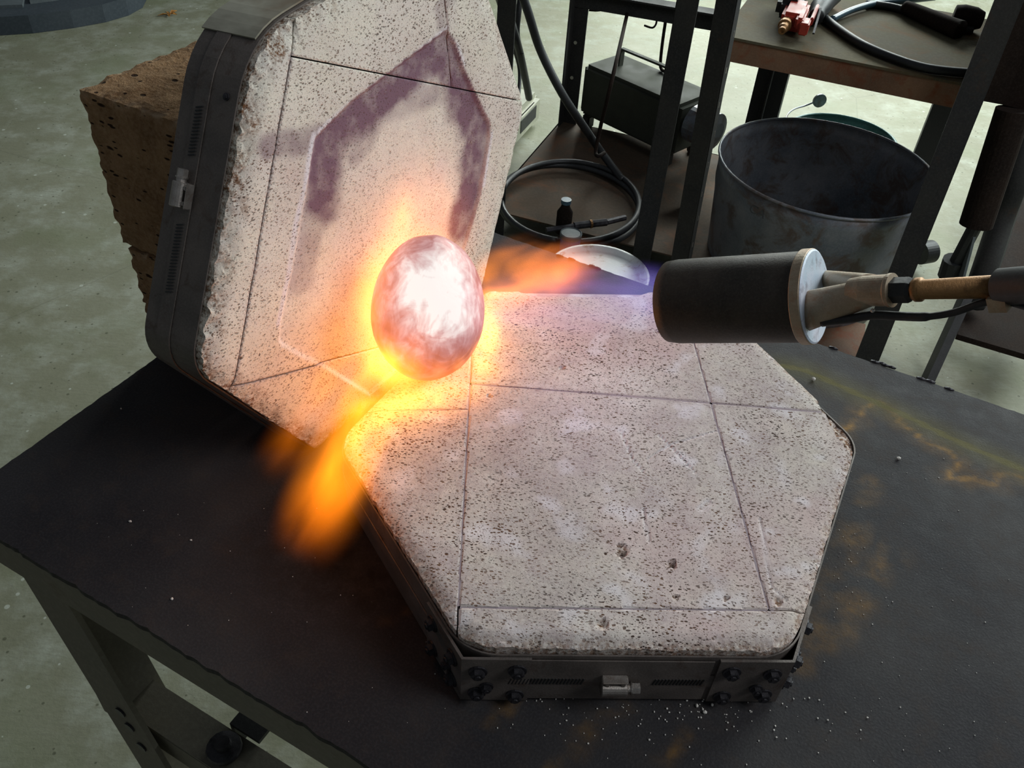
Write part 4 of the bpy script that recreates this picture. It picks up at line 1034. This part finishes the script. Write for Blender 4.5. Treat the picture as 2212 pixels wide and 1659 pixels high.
# --- machine on the rack shelf
def machine():
    zt = SH + 0.20
    a, b, c = at(1260, 138, zt), at(1323, 106, zt), at(1530, 192, zt)
    ex = (c - b).normalized(); ey = V((-ex.y, ex.x, 0)); W_ = (b - a).length; L = (c - b).length
    M_ = frame(V((a.x, a.y, SH)), ex); t = empty('machine_case', 'black enamelled machine case with a square carrying handle on the rack shelf', 'machine', M_)
    bm = NB(); box(bm, (L / 2, W_ / 2, 0.12), (L, W_, 0.16), bev=0.012); obj('case', bm, M_MACH, t)
    bm = NB(); h0 = L * 0.20; h1 = L * 0.72
    bar(bm, (h0, W_ * .5, 0.199), (h0, W_ * .5, 0.25), 0.018, 0.006, (1, 0, 0)); bar(bm, (h1, W_ * .5, 0.199), (h1, W_ * .5, 0.25), 0.018, 0.006, (1, 0, 0)); box(bm, ((h0 + h1) / 2, W_ * .5, 0.252), (h1 - h0 + .01, 0.018, 0.006), bev=.002); obj('handle', bm, M_MACH, t)
    for x, y in ((0.03, 0.02), (L - .03, 0.02), (0.03, W_ - .02), (L - .03, W_ - .02)):
        bm = NB(); box(bm, (x, y, 0.02), (0.03, 0.03, 0.04), bev=.004); obj('foot', bm, M_BLACK, t)
    return M_, L, W_
MM, ML, MW = machine()
def motor():
    bm = NB(); lathe(bm, [(0, .03), (.01, .055), (.09, .055), (.10, .03)], 24, frame(at(1492, 262, SH + .14), ML and V((0.6, -0.6, 0))))
    o = obj('wire_spool', bm, M_GALV, smooth=False); tag(o, 'grey round spool glimpsed between the two black posts', 'spool')
motor()
# --- hose coil, bottle, can, dish on the rack shelf
def coil():
    c = at(1229, 440, SH + .01); e1 = at(1373, 445, SH + .01); e2 = at(1229, 358, SH + .01)
    r1 = (e1 - c).length; r2 = (e2 - c).length
    t = empty('hose_coil', 'black hose coiled in a ring on the brown rack shelf', 'hose', Matrix.Translation((c.x, c.y, SH)))
    pts = []
    for k in range(70):
        a = math.radians(-70 + k * 10); rr = (1.0 + 0.05 * math.sin(k * .31)) 
        q = V((math.cos(a) * r1 * rr, math.sin(a) * r2 * rr, 0.011 + 0.010 * (k / 35)))
        pts.append(q)
    bm = NB(); tube(bm, pts, 0.0085, 8, 2); obj('hose', bm, M_RUB, t, smooth=True)
    o_ = V((c.x, c.y, SH)); q1, q2, q3 = at(1180, 497, SH + .03) - o_, at(1240, 488, SH + .03) - o_, at(1310, 480, SH + .03) - o_
    bm = NB(); tube(bm, [q1, q2], 0.007, 8); tube(bm, [q2, q3], 0.010, 8); tube(bm, [q3, at(1350, 470, SH + .025) - o_], 0.008, 8); obj('fitting', bm, M_BOLT, t)
    bm = NB(); lathe(bm, [(0, .0115), (.006, .0115)], 12, frame(at(1274, 484, SH + .03) - o_, q3 - q2)); obj('ferrule', bm, M_BRASS, t)
coil()
def small_things():
    up_ = Matrix.Rotation(math.radians(-90), 4, 'Y')
    p = at(1216, 500, SH); t = empty('small_bottle', 'little dark bottle with pale cap standing inside the hose coil', 'bottle', Matrix.Translation(p))
    bm = NB(); lathe(bm, [(0, .021), (.060, .021), (.076, .012), (.088, .011)], 24, up_); obj('body', bm, M_BROWN, t, smooth=True)
    bm = NB(); lathe(bm, [(.086, .0135), (.097, .0135)], 20, up_); obj('cap', bm, M_BLUEH, t)
    p = at(1229, 545, SH); t = empty('paint_can', 'small blue can with a pale grey lid in front of the hose coil', 'can', Matrix.Translation(p))
    bm = NB(); lathe(bm, [(0, .026), (.05, .026)], 28, up_); obj('body', bm, M_BLUEC, t)
    bm = NB(); lathe(bm, [(.048, .0285), (.058, .0285), (.060, .026), (.058, .024), (.058, .002)], 28, up_); obj('lid', bm, M_PLATEG, t)
    zd = SH + 0.06; c = at(1292, 590, zd); rad = (at(1403, 600, zd) - at(1181, 590, zd)).length / 2
    bm = NB(); lathe(bm, [(-0.03, rad * .8), (0, rad), (0.003, rad), (0.002, rad * .95), (-0.006, rad * .88), (-0.009, rad * .7), (-0.009, .002)], 48, Matrix.Translation((c.x, c.y, zd)) @ up_)
    o = obj('enamel_dish', bm, M_DISH, smooth=True); tag(o, 'white dish with brown stains just behind the far bench edge', 'dish')
small_things()
# --- hanging rods
def hook_rod(name, label, pts, r=0.004, mat=None):
    o = wtube(name, mat or M_BROWN, pts, r, n=4); tag(o, label, 'rod')
zr_ = FLOOR + ZA
hook_rod('hooked_rod', 'long hooked steel rod leaning from the rack rail in front of the machine', [at(1357, 20, zr_), at(1325, 160, FLOOR + .45), at(1298, 270, FLOOR + .28), at(1287, 325, FLOOR + .2), at(1292, 337, FLOOR + .2), at(1306, 330, FLOOR + .2)], 0.0055)
hook_rod('hooked_rod', 'short hooked rod hanging beside the right rack post', [at(1440, 30, zr_), at(1430, 100, zr_ - .1), at(1427, 145, zr_ - .16), at(1438, 155, zr_ - .16)], 0.005)
hook_rod('hooked_rod', 'small upturned wire hook hanging below the middle of the rack rail', [at(1419, 38, zr_), at(1417, 52, zr_ - .02), at(1409, 60, zr_ - .03), at(1392, 55, zr_ - .03)], 0.003)
hook_rod('hooked_rod', 'small wire hook near the left end of the rack rail', [at(1310, 12, zr_), at(1304, 20, zr_ - .02), at(1290, 23, zr_ - .02), at(1272, 22, zr_ - .02)], 0.003)
# --- cables behind the lid
def cab(label, pts, r):
    o = wtube('power_cable', M_RUB, [at(x, y, FLOOR + h) for x, y, h in pts], r); tag(o, label, 'cable')
cab('thick black cable curving down across the left rack post to the shelf', [(1125, -20, .62), (1142, 30, .56), (1168, 110, .46), (1213, 200, .36), (1262, 275, .26), (1300, 330, .16), (1345, 390, .12)], 0.0115)
cab('black cable running down to the pale box beside the rack', [(1088, -20, .5), (1108, 60, .42), (1122, 110, .34), (1135, 170, .22), (1143, 212, .13)], 0.012)
cab('thin black cable along the edge of the upright slab', [(1068, -20, .5), (1085, 30, .4), (1105, 90, .3), (1122, 150, .2), (1120, 210, .13)], 0.006)
cab('black cable joining the one to the pale box from the right', [(1126, -20, .5), (1120, 30, .44), (1117, 75, .38), (1126, 118, .33)], 0.009)
def pale_box():
    a = at(1125, 322, FLOOR); M_ = frame(V((a.x - 0.05, a.y, FLOOR)), rl)
    t = empty('junction_box', 'pale worn box with a dark opening on the floor beside the rack', 'box', M_)
    bm = NB(); box(bm, (0.12, 0.03, 0.055), (0.26, 0.12, 0.11), bev=0.02); obj('casing', bm, M_CREAM, t)
    bm = NB(); box(bm, (0.12, -0.022, 0.06), (0.16, 0.02, 0.06), bev=0.008); obj('opening', bm, M_RUB, t, 'black opening')
pale_box()
# --- dark stand at the right edge
def stand():
    zt = FLOOR + 0.62
    f0 = at(2120, 560, FLOOR); M_ = Matrix.Translation((f0.x, f0.y, FLOOR)); t = empty('machine_stand', 'brown black machine stand with a thick tube leg at the right edge', 'stand', M_); I = M_.inverted()
    P = lambda x, y, h: I @ at(x, y, FLOOR + h)
    bm = NB(); solid(bm, [P(2100, 214, .60), P(2165, 226, .60), P(2230, 242, .60), P(2250, 120, .60), P(2230, -40, .60), P(2180, -40, .60)], (0, 0, 0.40)); obj('housing', bm, M_BROWN, t)
    bm = NB(); tube(bm, [P(2190, 236, .60), P(2108, 486, .34)], 0.036, 24); obj('outer_tube', bm, M_BROWN, t, smooth=False)
    bm = NB(); tube(bm, [P(2108, 486, .34), P(2052, 592, .20)], 0.016, 12); tube(bm, [P(2062, 560, .24), P(2050, 596, .19)], 0.026, 12); obj('inner_rod', bm, M_RUB, t)
    bm = NB(); bar(bm, P(2105, 495, .33), P(2075, 610, .2), 0.02, 0.006, (1, 0, 0)); obj('grey_strip', bm, M_PLATEG, t)
    bm = NB(); tube(bm, [P(2212, 260, .5), P(2196, 380, .4), P(2165, 470, .3), P(2125, 590, .2), P(2100, 660, .12)], lambda s_: 0.030, 10, 5); obj('bent_arm', bm, M_POST, t, smooth=True, label='grey bent arm')
    bm = NB(); tube(bm, [P(2240, 330, .4), P(2190, 460, .28), P(2150, 580, .18), P(2120, 630, .15)], 0.010, 8, 5); obj('brace', bm, M_RUB, t, smooth=True)
    bm = NB(); bar(bm, P(2105, 600, .2), P(2000, 830, 0), 0.034, 0.02, (1, 0, 0)); obj('leg', bm, M_BLACK, t)
    bm = NB(); solid(bm, [P(2068, 722, .10), P(2230, 770, .10), P(2300, 690, .10), P(2096, 640, .10)], (0, 0, -0.015)); obj('tray', bm, M_BROWN, t)
    bm = NB(); solid(bm, [P(2130, 600, .12), P(2260, 620, .12), P(2290, 380, .12), P(2190, 350, .12)], (0, 0, -0.02)); obj('foot_plate', bm, M_BROWN, t)
    bm = NB(); lathe(bm, [(-.02, .032), (.02, .032)], 28, frame(P(2000, 545, .06), V((1, 0.4, 0)))); obj('wheel', bm, M_RUB, t)
stand()
# --- dark round-cornered base at the top left
def base_tl():
    z = FLOOR + 0.07
    pts = [(-260, 78), (-60, 62), (60, 55), (150, 44), (220, 32), (270, 18), (300, 2), (312, -20), (310, -70), (-260, -70)]
    c = at(60, 0, FLOOR); M_ = Matrix.Translation((c.x, c.y, FLOOR)); I = M_.inverted()
    t = empty('machine_pedestal', 'slate coloured round cornered machine base on the floor at the top left', 'machine base', M_)
    bm = NB(); solid(bm, [I @ at(x, y - 22, z) for x, y in pts], (0, 0, -0.069)); obj('base', bm, M_BASE, t)
    bm = NB(); solid(bm, [I @ at(x, y, z + .012) for x, y in ((-80, 14), (48, 10), (52, -6), (48, -60), (-80, -60))], (0, 0, -0.012)); obj('panel', bm, M_PLATEG, t)
    bm = NB(); solid(bm, [I @ at(x, y, z + .012) for x, y in ((64, 2), (110, -4), (170, -14), (170, -60), (58, -60))], (0, 0, -0.012)); obj('panel', bm, M_PLATEG, t)
base_tl()
def leaf():
    bm = NB(); c = at(366, 30, FLOOR + .006)
    for k in range(5):
        a = k * 1.25; d = V((math.cos(a), math.sin(a), 0)); s_ = V((-d.y, d.x, 0)); L = 0.05 if k % 2 else 0.032
        q = [c, c + d * L * .5 + s_ * .008 + V((0, 0, .008)), c + d * L, c + d * L * .5 - s_ * .008 + V((0, 0, .004))]
        solid(bm, q, (0, 0, -0.0015))
    o = obj('dry_leaf', bm, M_LEAF); tag(o, 'orange brown dry leaf on the concrete at the top left', 'leaf')
leaf()
